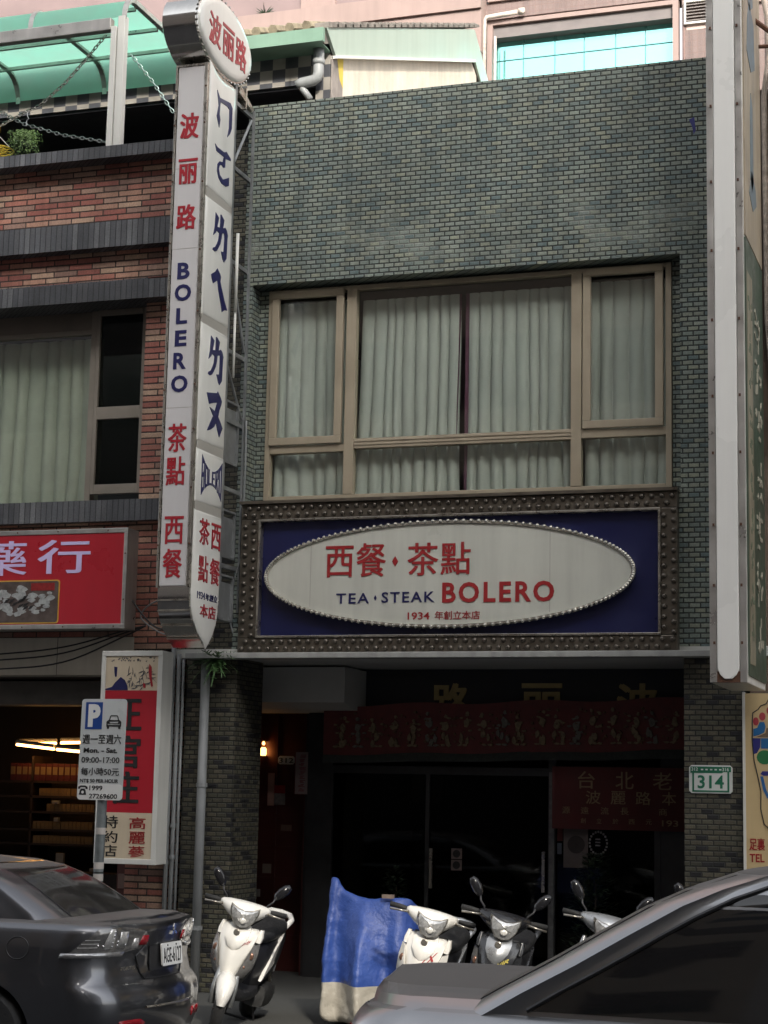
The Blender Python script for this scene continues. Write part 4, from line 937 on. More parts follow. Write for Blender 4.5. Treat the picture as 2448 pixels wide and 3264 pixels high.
RH = thing("rooftop_house", "rooftop house with chequered wall tiles, pale green verge board and cream gable wall", "building", (-1, 4, 8))
m = MB()
m.box(-7.5, -.55, 2.30, 2.5, 9.93, 10.55); m.box(-.235, -.06, 2.30, 2.5, 8.0, 10.40)
m.build("chequered_wall", checker, RH)
MB().box(-7.5, -.55, 3.6, 3.7, 8.0, 9.95).box(-.55, -.235, 3.6, 3.7, 8, 9.95).build("shaded_back_wall", mat("shade_toned_terrace_wall", (.035, .037, .04), .6, 0, .4, 4), RH)  # porch shade is put into this near-black wall colour
MB().box(-.56, -.235, 2.30, 2.34, 9.93, 10.4).build("lintel_tiles", checker, RH)
MB().box(-7.5, -.235, 2.34, 3.7, 9.90, 9.93).build("porch_soffit", darkwall, RH)
MB().box(-1.02, -.26, 2.34, 2.40, 8.8, 9.55).build("window_frame", mat("dark_brown_wood", (.12, .085, .06), .6, 0, .2, 9), RH)
MB().box(-.62, -.42, 2.325, 2.34, 9.30, 9.53).build("orange_card", mat("orange_card", (.42, .14, .06), .7, 0, .4, 30), RH)
# gable wall facing right, rising to the ridge
MB().prism([(2.50, 8.0), (8.3, 8.0), (8.3, 12.35), (7.9, 12.52), (2.50, 10.33)], 'x', -.30, -.055).build("gable_wall", cream, RH)
MB().prism([(2.31, 8.0), (2.66, 8.0), (2.66, 10.40), (2.31, 10.26)], 'x', -.054, -.040).build("corner_render", mat("grey_render", (.26, .23, .21), .9, 0, .3, 5, streak=.3), RH)
MB().prism([(2.55, 10.05), (2.66, 9.98), (2.66, 10.36), (2.45, 10.28)], 'x', -.0398, -.0385).build("yellow_stain", mat("yellow_paint_stain", (.55, .42, .07), .8), RH)
MB().prism([(2.00, 10.45), (2.33, 10.235), (7.98, 12.46), (8.05, 12.45), (8.05, 12.93), (7.97, 12.93)], 'x', -.04, -.005).build("verge_board", palegreen, RH)
MB().prism([(2.31, 10.205), (8.0, 12.435), (8.0, 12.47), (2.31, 10.24)], 'x', -.06, .02).build("verge_trim", alu_w, RH)
MB().prism([(1.98, 10.44), (2.05, 10.47), (7.97, 12.93), (10.5, 11.3), (10.5, 11.2), (7.97, 12.75), (2.05, 10.28), (1.98, 10.28)], 'x', -7.5, -.041).build("roof", rooftile, RH)
MB().prism([(8.05, 12.93), (10.6, 11.25), (10.6, 10.9), (8.05, 12.5)], 'x', -.04, -.008).build("verge_board", palegreen, RH)
m = MB()
for k in range(24):
    t = k / 23; y = 2.05 + (7.9 - 2.05) * t; z = 10.47 + (12.93 - 10.47) * t
    m.prism([(y, z), (y + .30, z + .125), (y + .30, z + .16), (y, z + .07)], 'x', -.25, .01)
m.build("verge_tiles", rooftile, RH)
m = MB()
for k in range(36): m.tube([(-7.4 + k * .205, 1.93, 10.47), (-7.4 + k * .205, 2.5, 10.70)], .06, 6)
m.build("eave_tiles", mat("mossy_roof_tile", (.27, .23, .16), .85, 0, .5, 9), RH)
MB().box(-7.5, -.02, 1.93, 1.99, 10.27, 10.43).box(-7.5, -.06, 1.99, 2.30, 10.275, 10.29).build("eave_fascia", greenmetal, RH)
m = MB(); m.tube([(-.155, 2.17, 10.36), (-.155, 2.17, 9.99), (-.17, 2.17, 9.94), (-.21, 2.17, 9.91), (-.36, 2.17, 9.89), (-.41, 2.17, 9.86)], .062, 12); m.lathe([(.072, -.03), (.072, .03)], (-.155, 2.17, 10.12), 'z', 12)
m.tube([(-.40, 2.17, 9.90), (-.26, 2.2, 9.70)], .04, 8); m.build("downpipe", pipegrey, RH, smooth=True)

# ================================================================== PINK TOWER BEHIND
PT = thing("pink_tower_block", "pink tiled tower block with cyan mirrored windows rising behind the rooftop house", "building", (0, 11, 0))
YP = 10.8
m = MB()
WX0, WX1, WZt, WZb = -.58, 2.50, 14.28, 12.4
m.box(2.56, 16, YP, YP + .4, 5, 40); m.box(-.62, 2.56, YP, YP + .4, 5, WZb)
m.box(-.62, 2.56, YP, YP + .4, WZt + .06, 14.62)
m.box(-.62, 2.56, YP, YP + .4, 16.6, 40)
m.build("tiled_wall", pink, PT)
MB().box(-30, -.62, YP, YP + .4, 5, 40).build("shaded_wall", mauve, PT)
MB().box(-30, -.62, YP - .35, YP - .002, 14.42, 14.78).box(-30, -.62, YP - .3, YP - .002, 13.7, 14.42).build("pink_ledge", pinktrim, PT)
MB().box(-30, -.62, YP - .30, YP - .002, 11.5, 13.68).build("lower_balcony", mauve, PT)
for x in (-3.85, -12): MB().box(x, x + .62, YP - .06, YP - .002, 14.8, 18).build("pilaster", pinktrim, PT)
def bigwin(x0, x1, z0, z1, cols, rows):
    m = MB(); t = .09
    m.box(x0 - t, x1 + t, YP - .05, YP + .1, z1, z1 + t * .8).box(x0 - t, x0, YP - .05, YP + .1, z0, z1).box(x1, x1 + t, YP - .05, YP + .1, z0, z1).box(x0 - t, x1 + t, YP - .05, YP + .1, z0 - t, z0)
    wf = m.build("window", pinktrim, PT)
    MB().box(x0, x1, YP + .01, YP + .34, z1 - .20, z1).build("reveal", mat("grey_reveal", (.16, .14, .135), .7), wf)
    MB().box(x0, x1, YP + .20, YP + .21, z0, z1 - .20).build("pane", cyan, wf)
    m = MB()
    for c in cols: m.box(c - .006, c + .006, YP + .185, YP + .198, z0, z1 - .2)
    for r_ in rows: m.box(x0, x1, YP + .186, YP + .197, r_ - .006, r_ + .006)
    m.build("glazing_bars", mat("dark_teal_bar", (.05, .17, .17), .4), wf)
cyan = mat("cyan_mirror_glass", (.29, .70, .66), .06, .75, .05, 1.0, rvar=.02)
bigwin(-.50, 2.42, 12.5, 14.22, (-.04, .48, .96, 1.47, 1.95), (13.70, 13.12))
bigwin(-.50, 2.42, 14.72, 16.5, (-.04, .48, .96, 1.47, 1.95), (15.5,))
bigwin(3.55, 3.86, 12.5, 14.1, (), (13.5,))
v = MB(); v.box(2.60, 2.63, YP - .06, YP - .002, 13.86, 14.25).box(2.99, 3.02, YP - .06, YP - .002, 13.86, 14.25).box(2.63, 2.99, YP - .06, YP - .002, 14.22, 14.25).box(2.63, 2.99, YP - .06, YP - .002, 13.86, 13.89)
vf = v.build("vent", alu_w, PT); m = MB()
for k in range(6): m.prism([(YP - .05, 13.91 + k * .052), (YP - .01, 13.94 + k * .052), (YP - .01, 13.95 + k * .052), (YP - .05, 13.92 + k * .052)], 'x', 2.63, 2.99)
m.build("louvre", mat("dark_louvre", (.16, .14, .13), .6), vf)
MB().box(2.63, 2.99, YP - .004, YP - .001, 13.78, 13.86).build("vent_stain", mat("pale_stain", (.52, .40, .35), .8), PT)
m = MB().box(2.99, 3.01, YP - .02, YP - .002, 12.3, 13.85).box(2.585, 2.60, YP - .02, YP - .002, 12.3, 13.85).build("panel_edge", mat("dark_pink_joint", (.26, .17, .15), .8), PT)
m = MB(); m.tube([(-.62, YP - .12, 12.2), (-.62, YP - .12, 14.28), (-.58, YP - .12, 14.335), (-.45, YP - .12, 14.34), (.02, YP - .12, 14.37)], .04, 10); m.tube([(-.44, YP - .10, 12.2), (-.44, YP - .10, 14.0)], .022, 8)
m.lathe([(.055, -.05), (.055, .05)], (.0, YP - .12, 14.37), 'x', 10); m.build("waste_pipe", mat("rusty_white_pipe", (.55, .48, .42), .5, 0, .35, 14), PT, smooth=True)
t = thing("ledge_plant", "dark spiky potted plant far up on the pink tower ledge", "plant", (-4.4, 10.5, 14.78)); m = MB(); rnd = random.Random(2)
for k in range(60):
    a = rnd.uniform(0, 6.28); d = Vector((math.cos(a), math.sin(a) * .5, rnd.uniform(.1, .9))).normalized(); c = Vector((-4.42, 10.55, 14.80)); l = rnd.uniform(.08, .24); s = d.cross(Vector((0, 1, 0))).normalized() * .012
    m.add([c - s, c + s, c + d * l], [(0, 1, 2)])
m.build("foliage", leaf_d, t)

# ================================================================== RIGHT SIDE
WS = thing("blank_white_sign", "tall blank white lightbox sign with rusty bolts projecting beside the tiled wall", "sign", (4.95, -.8, 2.8))
S0, S1, SF, SBk, SZ0, SZ1 = 4.785, 5.085, -1.40, -.22, 2.84, 11.6
MB().box(S0, S1, SF + .02, SBk, SZ0, SZ1).build("casing", alu_w, WS, bevel=.008)
m = MB().prism([(S0 + .062, SZ1), (S0 + .062, 2.95), (S0 + .085, 2.90), (S0 + .12, 2.868), (S1 - .12, 2.868), (S1 - .085, 2.90), (S1 - .062, 2.95), (S1 - .062, SZ1)], 'y', SF - .012, SF + .02); m.build("white_face", mat("white_sign_face", (.76, .75, .71), .3, 0, .05, .8, streak=.06), WS, bevel=.006)
for x0, x1 in ((S0, S0 + .058), (S1 - .055, S1)): MB().box(x0, x1, SF, SF + .03, SZ0, SZ1).build("edge_trim", alu, WS, bevel=.004)
MB().box(S0 + .058, S1 - .055, SF + .004, SF + .03, SZ0, 2.93).build("rusty_corner", rust, WS)
m = MB()
for z in (3.15, 3.62, 4.12, 4.72, 5.20, 5.85, 6.45, 7.05, 7.72, 8.42): m.box(S0 + .030, S0 + .046, SF - .012, SF, z, z + .022).box(S1 - .046, S1 - .030, SF - .012, SF, z, z + .022)
m.build("edge_bolts", rust, WS)
XF = S1 + .001
MB().box(S1, XF + .012, SF + .06, SBk - .03, 6.60, SZ1).build("faded_panel", mat("faded_cream_panel", (.34, .28, .20), .5, 0, .3, 3, streak=.35), WS)
MB().box(S1, XF + .012, SF + .06, SBk - .03, 2.90, 6.58).build("green_panel", mat("dull_green_panel", (.050, .075, .050), .45, 0, .25, 4, streak=.2), WS)
MB().box(S1 + .013, XF + .016, SF + .10, SF + .42, 3.0, 6.3).build("cream_strip", mat("cream_strip", (.24, .215, .15), .5, 0, .3, 4, streak=.25), WS)
peel = mat("peeling_cream_paint", (.33, .31, .24), .6, 0, .3, 12); fadeg = mat("faded_green_paint", (.12, .15, .10), .6, 0, .3, 12); rnd = random.Random(17)
def strokes(mm, yc, zc, w_, h_, n):
    for k in range(n):
        y = yc + rnd.uniform(-w_, w_) * .5; z = zc + rnd.uniform(-h_, h_) * .5; a = rnd.choice((0, 1.57, .6, -.6)); l = rnd.uniform(.3, .5) * (w_ if a == 0 else h_) * .7; t_ = .018
        d = Vector((math.cos(a), math.sin(a))) * l * .5; s = Vector((-math.sin(a), math.cos(a))) * t_
        mm.prism([(y - d.x - s.x, z - d.y - s.y), (y + d.x - s.x, z + d.y - s.y), (y + d.x + s.x, z + d.y + s.y), (y - d.x + s.x, z - d.y + s.y)], 'x', XF + .012, XF + .018 + k * .0003)
for k in range(7): m = MB(); strokes(m, -.62, 5.9 - k * .44, .36, .34, 9); m.build("weathered_character", peel, WS)
for k in range(10): m2 = MB(); strokes(m2, SF + .26, 6.0 - k * .30, .2, .2, 6); m2.build("small_weathered_character", fadeg, WS)
m = MB()
for z0, z1, yc, w_ in ((8.75, 9.1, -.95, .22), (8.2, 8.72, -.90, .26), (7.1, 7.9, -.9, .10), (6.95, 7.2, -.85, .24)): m.prism([(yc - w_, z0 + .1), (yc, z0), (yc + w_, z0 + .12), (yc + w_ * .8, z1), (yc - w_ * .3, z1 + .1), (yc - w_ * .8, z1 - .1)], 'x', XF + .012, XF + .016)
m.build("faded_blue_marks", mat("faded_blue_paint", (.14, .18, .20), .6, 0, .4, 10), WS)
m = MB()
for z in (9.5, 6.5, 3.6): m.box(4.90, 4.96, SBk, .0, z, z + .06)
m.build("wall_arm", steelgrey, WS)

RN = thing("neighbour_house", "neighbouring house at the right edge with rusty pipes on stained wall", "building", (7, 0, 0))
MB().box(4.92, 14, .02, 6, 2.8, 8.4).build("stained_wall", mat("stained_brown_wall", (.16, .115, .085), .8, 0, .4, 3, streak=.4), RN)
MB().box(4.98, 14, .0, 6, 0, 2.8).build("lower_wall", darkwall, RN)
MB().box(5.22, 5.9, -.25, -.05, 5.2, 8.6).build("grey_duct", alu, RN, bevel=.01)
m = MB(); m.tube([(5.08, -.06, 9.6), (5.12, -.06, 9.25), (5.155, -.06, 9.05), (5.165, -.06, 8.7), (5.11, -.06, 8.3), (5.12, -.06, 6.2), (5.16, -.06, 5.6), (5.3, -.06, 5.4)], .028, 8); m.build("wall_pipe", mat("peeling_white_pipe", (.52, .44, .37), .5, 0, .4, 16), RN, smooth=True)
m = MB(); m.tube([(5.08, -.5, 8.86), (5.25, -.45, 8.72), (5.5, -.4, 8.6)], .022, 6); m.tube([(5.12, -.5, 8.60), (5.4, -.45, 8.60)], .018, 6); m.box(5.06, 5.09, -.45, -.40, 8.3, 9.2); m.build("pipe_bracket", rust, RN)
FS = thing("foot_massage_sign", "cream wall board with coloured foot diagram and red lettering at the right edge", "sign", (5.6, -.05, .7))
FB = MB().box(4.885, 7.2, -.055, -.005, .55, 2.83).build("board", yellowboard, FS)
MB().box(4.862, 4.885, -.065, -.002, .55, 2.84).build("edge_strip", alu_w, FS)
yf = -.055
def foot(x): return x
m = MB(); ft = [(4.948, 2.60), (4.952, 2.66), (5.0, 2.69), (5.02, 2.72), (5.07, 2.74), (5.09, 2.78), (5.15, 2.80), (5.22, 2.80), (5.30, 2.82), (5.45, 2.83), (5.55, 2.78), (5.58, 2.6), (5.56, 2.3), (5.48, 2.0), (5.44, 1.8), (5.38, 1.66), (5.25, 1.60), (5.12, 1.62), (5.04, 1.70), (5.012, 1.83), (5.015, 1.98), (5.0, 2.06), (4.96, 2.24), (4.945, 2.40)]
m.tube([(x, yf - .002, z) for x, z in ft], .005, 5, closed=True); m.build("foot_outline", ink, FS)
def blobs(name, mtl, shapes):
    m = MB()
    for k, s in enumerate(shapes): m.prism(s, 'y', yf - .003 - .0004 * k, yf)
    m.build(name, mtl, FS)
def el(cx, cz, a, b, n=14): return [(cx + a * math.cos(6.28319 * k / n), cz + b * math.sin(6.28319 * k / n)) for k in range(n)]
blobs("red_toe", mat("toe_red", (.36, .04, .055), .5), [el(4.978, 2.585, .025, .036), el(5.034, 2.628, .028, .036), el(5.10, 2.68, .03, .036), el(5.18, 2.72, .035, .04), el(5.30, 2.73, .06, .06)])
blobs("blue_zone", mat("zone_blue", (.012, .11, .28), .5), [[(4.955, 2.455), (4.955, 2.52), (4.99, 2.53), (5.01, 2.58), (5.05, 2.58), (5.062, 2.54), (5.05, 2.49), (5.0, 2.465)], [(5.02, 2.35), (5.02, 2.44), (5.20, 2.44), (5.20, 2.35)]])
blobs("navy_zone", mat("zone_navy", (.02, .02, .15), .5), [[(4.955, 2.30), (4.95, 2.44), (5.018, 2.44), (5.012, 2.36), (4.985, 2.31)], [(5.012, 2.13), (5.03, 2.155), (5.2, 2.155), (5.2, 2.12), (5.04, 2.115)]])
blobs("brown_zone", mat("zone_brown", (.17, .11, .065), .5), [[(4.97, 2.448), (5.0, 2.458), (5.06, 2.485), (5.07, 2.53), (5.2, 2.53), (5.2, 2.448)]])
blobs("green_zone", mat("zone_green", (.02, .15, .05), .5), [el(5.05, 2.275, .068, .062)])
blobs("azure_zone", mat("zone_azure", (.02, .12, .33), .5), [[(5.010, 2.11), (5.035, 2.11), (5.06, 2.0), (5.09, 1.93), (5.07, 1.92), (5.035, 1.99)]])
m = MB(); text_into(m, "足裏", 4.912, 5.045, 1.475, 1.580, '-y', yf, .003, .014); text_into(m, "TEL", 4.912, 5.04, 1.375, 1.445, '-y', yf, .003, .02); m.build("red_lettering", redB, FS)

# ================================================================== PARKING SIGN
PK = thing("parking_sign", "white parking sign with blue P panel on taped grey pole by the kerb", "sign", (.02, -2.6, 0))
def lean(p): return (p[0] + (p[2] - 1.2) * .012, p[1], p[2])
def pk(m, name, mtl, parent=PK, **k): return m.xf(lean).build(name, mtl, parent, **k)
px0, px1, pz0, pz1, py = -.265, .150, 1.795, 2.625, -2.62
plate = pk(MB().prism(rrect(px0, px1, pz0, pz1, .03), 'y', py, py + .006), "sign_plate", mat("sign_white", (.56, .58, .57), .35, 0, .06, 3, streak=.05))
pk(MB().prism(rrect(px0, px1, pz0, 1.925, .03), 'y', py - .001, py), "lower_plate", white)
pole = pk(MB().lathe([(.040, 0), (.040, 2.58)], (-.055, py + .05, 0), 'z', 16), "pole", mat("grey_painted_pole", (.17, .19, .19), .5, .2, .3, 9, streak=.2), smooth=True, flat_angle=40)
m = MB()
for z in (1.515, 1.235, 1.14): m.lathe([(.0415, 0), (.0415, .055)], (-.055, py + .05, z), 'z', 16)
pk(m, "torn_label", paper, pole)
m = MB(); m.lathe([(.0418, 0), (.0418, .012)], (-.055, py + .05, 1.20), 'z', 16); pk(m, "black_tape", ink, pole)
m = MB(); m.box(-.10, -.01, py + .006, py + .03, 1.95, 1.98).box(-.10, -.01, py + .006, py + .03, 2.45, 2.48); pk(m, "clamp", steelgrey, pole)
pk(MB().box(px0 + .040, px0 + .195, py - .0025, py, 2.375, 2.598), "blue_panel", blueen, plate)
m = MB(); yq = py - .003
text_into(m, "P", px0 + .066, px0 + .178, 2.393, 2.582, '-y', yq, .002, .06); pk(m, "white_letter", white, plate)
m = MB(); yq = py - .0008
# little car pictogram
cx = px0 + .305; cz = 2.385
m.prism([(cx - .048, cz + .062), (cx - .036, cz + .100), (cx - .028, cz + .106), (cx + .028, cz + .106), (cx + .036, cz + .100), (cx + .048, cz + .062), (cx + .038, cz + .062), (cx + .028, cz + .097), (cx - .028, cz + .097), (cx - .038, cz + .062)], 'y', yq - .002, yq)
m.prism([(cx - .068, cz + .022), (cx - .068, cz + .052), (cx - .052, cz + .066), (cx + .052, cz + .066), (cx + .068, cz + .052), (cx + .068, cz + .022), (cx + .058, cz + .022), (cx + .054, cz + .054), (cx - .054, cz + .054), (cx - .058, cz + .022)], 'y', yq - .0021, yq)
m.box(cx - .068, cx + .068, yq - .0022, yq, cz + .012, cz + .026); m.box(cx - .05, cx + .05, yq - .002, yq, cz + .034, cz + .040)
for s in (-1, 1): m.prism(el(cx + s * .048, cz + .044, .010, .010, 10), 'y', yq - .0024, yq); m.box(cx + s * .052 - .010, cx + s * .052 + .010, yq - .0019, yq, cz - .006, cz + .012)
text_into(m, "週一至週六", px0 + .026, px0 + .380, 2.255, 2.332, '-y', yq, .002, .004)
text_into(m, "Mon. - Sat.", px0 + .040, px0 + .350, 2.180, 2.222, '-y', yq, .002, .03)
text_into(m, "09:00-17:00", px0 + .024, px0 + .374, 2.098, 2.146, '-y', yq, .002, .012)
text_into(m, "每小時50元", px0 + .026, px0 + .374, 1.995, 2.060, '-y', yq, .002, .006)
text_into(m, "NT$ 50 PER HOUR", px0 + .022, px0 + .372, 1.932, 1.966, '-y', yq, .002, .015)
yq = py - .0012
text_into(m, "1999", px0 + .112, px0 + .232, 1.872, 1.912, '-y', yq, .002, .015); text_into(m, "27269600", px0 + .112, px0 + .370, 1.806, 1.846, '-y', yq, .002, .015)
# telephone pictogram
tx = px0 + .052; tz = 1.835
m.prism([(tx - .034, tz), (tx - .026, tz + .036), (tx - .016, tz + .050), (tx + .016, tz + .050), (tx + .026, tz + .036), (tx + .034, tz)], 'y', yq - .002, yq)
m.prism([(tx - .044, tz + .048), (tx - .042, tz + .066), (tx - .02, tz + .076), (tx + .02, tz + .076), (tx + .042, tz + .066), (tx + .044, tz + .048), (tx + .026, tz + .048), (tx + .022, tz + .062), (tx - .022, tz + .062), (tx - .026, tz + .048)], 'y', yq - .0021, yq)
pk(m, "black_print", ink, plate)
pk(MB().prism(el(tx, tz + .022, .012, .012, 12), 'y', yq - .003, yq), "dial_dot", white, plate)

# opposite side of the street, behind the viewer: it shades and is mirrored in the cars
for i, (x0, x1, h) in enumerate(((-40, -9, 23.6), (-9, 3.9, 24.0), (3.9, 12.4, 26.2), (21, 60, 25.4))):
    ob = thing("opposite_house", ("grey", "tan", "pale", "brown")[i % 4] + " concrete row house across the street, behind the viewer", "building", ((x0 + x1) / 2, -24, 0))
    MB().box(x0, x1, -32, -22.6, 0, h).build("wall", mat("opposite_render_%s" % "abcd"[i], ((.28, .27, .26), (.30, .26, .21), (.36, .35, .33), (.24, .20, .17))[i], .8, 0, .2, 1), ob)
    for z in (4.2, 7.4, 10.6, 13.8, 17.0, 20.2):
        x = x0 + .8
        while x + 2 < x1: MB().box(x, x + 2.0, -22.6, -22.57, z, z + 1.7).build("window", blackgloss, ob); x += 3.2
    MB().box(x0 + .3, x1 - .3, -22.6, -22.58, .1, 3.2).build("shop_opening", roomdark, ob)

# ================================================================== CARS
def outline(u0, u1, w, bow, c, barrel=.02, cf=.35):
    """half plan outline of a car at one level, rear centre -> side -> front centre: 6+7+24+7+6 points (u forward, v out)"""
    pts = []; va = max(w - c, .05)
    for i in range(6): v = va * i / 6; pts.append((u0 + bow * (v / w) ** 2, v))
    ua = u0 + bow * (va / w) ** 2; ub = ua + c * .95
    for i in range(7): a = math.pi / 2 * i / 7; pts.append((ua + (ub - ua) * (1 - math.cos(a)), va + (w - va) * math.sin(a)))
    vf = max(w - cf, .05); ue = u1 - .12 * (vf / w) ** 2; ud = ue - cf * 1.2
    for i in range(24): f = i / 24; pts.append((ub + (ud - ub) * f, w - barrel * (2 * f - 1) ** 2 + barrel * 1.0 * 0))
    w2 = w - barrel
    for i in range(7): a = math.pi / 2 * i / 7; pts.append((ud + (ue - ud) * math.sin(a), vf + (w2 - vf) * math.cos(a)))
    for i in range(7): v = vf * (1 - i / 6); pts.append((u1 - .12 * (v / w) ** 2, v))
    return pts
def full(pts, z): return [(u, v, z) for u, v in pts] + [(u, -v, z) for u, v in reversed(pts[1:-1])]
class Shell:
    """stack of plan outlines at rising levels; levels = (z, u_rear, u_front, half_width, bow, corner)"""
    def __init__(s, levels): s.L = levels
    def par(s, z):
        L = s.L
        for a, b in zip(L, L[1:]):
            if z <= b[0]:
                t = max(0, (z - a[0]) / (b[0] - a[0])); return [a[i] + (b[i] - a[i]) * t for i in range(6)]
        return L[-1]
    def pt(s, z, q, side=1, off=0.0):
        p = s.par(z); o = outline(p[1], p[2], p[3], p[4], p[5]); i = min(int(q), len(o) - 2); f = q - i
        u = o[i][0] + (o[i + 1][0] - o[i][0]) * f; v = o[i][1] + (o[i + 1][1] - o[i][1]) * f
        du, dv = o[i + 1][0] - o[i][0], o[i + 1][1] - o[i][1]; l = math.hypot(du, dv) or 1
        return (u - dv / l * off * (1 if dv >= 0 else 1), (v + du / l * off) * side, z)
    def patch(s, rows, n, side=1, off=.006, back=-.01):
        """strip of the surface lifted by off; rows = (z, q0, q1)"""
        m = MB(); f = [[s.pt(z, a + (b - a) * i / n, side, off) for i in range(n + 1)] for z, a, b in rows]; g = [[s.pt(z, a + (b - a) * i / n, side, back) for i in range(n + 1)] for z, a, b in rows]
        rings = [r + k[::-1] for r, k in zip(f, g)]
        return m.loft(rings)
def q_at_u(sh, z, u):
    p = sh.par(z); o = outline(p[1], p[2], p[3], p[4], p[5])
    for i in range(13, 36):
        if o[i + 1][0] >= u: return i + (u - o[i][0]) / (o[i + 1][0] - o[i][0] + 1e-9)
    return 36.0
def paint(name, col, dustcol, dust, coat=1.0):
    return mat(name, col, .34, .95, .06, 2, coat=coat * .5, dust=(dustcol, dust), rvar=.05, coat_ior=1.9)
def car(name, label, xr, yc, fwd, body_m, low, cab, roofz, rear_axle, wheel_r=.315, glass_m=None, deck_crown=.02, rwq=7.0, wo=.50, ws=.22):
    """fwd=-1: car faces -x. local (u,v,z): u forward from tail, v to the side away from / towards the viewer"""
    t = thing(name, label, "car", (xr, yc, ST)); fw = fwd
    W = lambda p: (xr + fw * p[0], yc + p[1], ST + p[2])
    lo = Shell(low); ca = Shell(cab); NS = -1                      # NS: the side towards the viewer (v<0)
    rings = [full(outline(p[1], p[2], p[3], p[4], p[5]), p[0]) for p in low]
    top = low[-1]; ot = outline(top[1], top[2], top[3], top[4], top[5])
    for sc_, dz in ((.93, .010), (.75, .018), (.4, .024), (.02, .026)):
        rings.append(full([(u, v * sc_) for u, v in ot], top[0] + dz * deck_crown / .02))
    m = MB().loft(rings, cap=True).xf(W)
    b = m.build("body", body_m, t, smooth=True, flat_angle=60)
    # wheel arches
    for ua in (rear_axle, rear_axle + 2.62):
        cut = MB().lathe([(wheel_r + .055, -1.2), (wheel_r + .055, 1.2)], (0, 0, 0), 'y', 40).xf(lambda p: (xr + fw * ua + p[0], yc + p[1], ST + wheel_r + .01 + p[2])).build("cutter", black, t)
        md = b.modifiers.new("arch", 'BOOLEAN'); md.object = cut; md.operation = 'DIFFERENCE'; md.solver = 'EXACT'
        dg = bpy.context.evaluated_depsgraph_get(); dg.update(); me = bpy.data.meshes.new_from_object(b.evaluated_get(dg)); b.modifiers.clear(); old = b.data; b.data = me; bpy.data.meshes.remove(old); bpy.data.objects.remove(cut)
    b.data.name = "body"
    MB().box(*sorted((xr + fw * .45, xr + fw * 4.2)), yc - .60, yc + .60, ST + .22, ST + .80).build("underbody", black, t)
    rings = [full(outline(p[1], p[2], p[3], p[4], p[5]), p[0]) for p in cab]
    top = cab[-1]; ot = outline(top[1], top[2], top[3], top[4], top[5]); um = (top[1] + top[2]) / 2
    for sc_, dz in ((.82, .5), (.5, .85), (.02, 1.0)): rings.append(full([(um + (u - um) * (1 - (1 - sc_) * .5), v * sc_) for u, v in ot], top[0] + (roofz - top[0]) * dz))
    MB().loft(rings, cap=True).xf(W).build("cabin", body_m, t, smooth=True, flat_angle=60)
    gm = glass_m
    zb = cab[0][0] + .03; zt = cab[-2][0] - .005
    zs = [zb + (zt - zb) * i / 8 for i in range(9)]
    rw = Shell(cab).patch([(z, 0, rwq) for z in zs], 10, 1, .004); m = rw
    m2 = Shell(cab).patch([(z, 0, rwq) for z in zs], 10, -1, .004); m.add(m2.v, m2.f)
    m.xf(W).build("rear_window", gm, t, smooth=True, flat_angle=40)
    m = Shell(cab).patch([(z, rwq - .1, rwq + .15) for z in zs], 1, -1, .006); m3 = Shell(cab).patch([(zb - .015, 0, rwq), (zb, 0, rwq)], 10, -1, .006); m4 = Shell(cab).patch([(zb - .015, 0, rwq), (zb, 0, rwq)], 10, 1, .006); m.add(m3.v, m3.f); m.add(m4.v, m4.f)
    m.xf(W).build("window_seal", black, t)
    for s in (-1, 1):
        zz = [zb + (zt - .015 - zb) * i / 7 for i in range(8)]
        # front edge vertical-ish, rear edge sweeps with the pillar
        rows = []
        for z in zz:
            f = (z - zz[0]) / (zz[-1] - zz[0]); p = ca.par(z)
            rows.append((z, q_at_u(ca, z, p[1] + wo + ws * (1 - f) ** 1.5 + .04 * f), 36))
        ca.patch(rows, 14, s, .004).xf(W).build("side_window", sidegl, t, smooth=True, flat_angle=40)
        fr = [ca.pt(z, a, s, .008) for z, a, b2 in rows]; topl = [ca.pt(zz[-1], rows[-1][1] + (36 - rows[-1][1]) * i / 6, s, .008) for i in range(7)]
        MB().tube([W(p) for p in fr + topl[1:]], .010, 6).build("window_trim", black, t)
    for ua in (rear_axle, rear_axle + 2.62):
        for s in (-1, 1):
            w0 = t
            cx = xr + fw * ua; cy = yc + s * .775; cz = ST + wheel_r
            r = wheel_r
            wl = MB().lathe([(r - .10, -.10), (r - .02, -.10), (r, -.075), (r, .075), (r - .02, .10), (r - .10, .10)], (cx, cy, cz), 'y', 40).build("wheel", rubber, t, smooth=True, flat_angle=50)
            m = MB().lathe([(r - .10, -.095), (r - .085, -.098), (r - .085, .098), (r - .10, .095)], (cx, cy, cz), 'y', 40)
            m.lathe([(.055, s * .06), (.05, s * .085), (.0, s * .088)], (cx, cy, cz), 'y', 16)
            for k in range(10):
                a = 6.28319 * k / 10 + .1; da = .11 if k % 2 else -.11
                m.tube([(cx + .04 * math.cos(a), cy + s * .075, cz + .04 * math.sin(a)), (cx + (r - .10) * math.cos(a + da * .5), cy + s * .082, cz + (r - .10) * math.sin(a + da * .5))], [.017, .014], 6)
            m.build("rim", alloy, wl, smooth=True, flat_angle=40)
            MB().lathe([(r - .11, 0), (r - .11, s * .03), (0, s * .03)], (cx, cy, cz), 'y', 24).build("brake_disc", black, wl)
    return t, lo, ca, W
alloy = mat("alloy_rim", (.34, .335, .32), .3, .8, .15, 10)
sidegl = mat("dark_car_glass", (.010, .011, .012), .05, 0, .1, 2, spec=.7, rvar=.02)
dustgl = mat("dusty_rear_glass", (.030, .028, .026), .10, 0, .2, 4, rvar=.05, spec=.6)
lens = mat("smoked_tail_lens", (.15, .145, .14), .12, .3, .3, 40, coat=1, coat_ior=1.7)
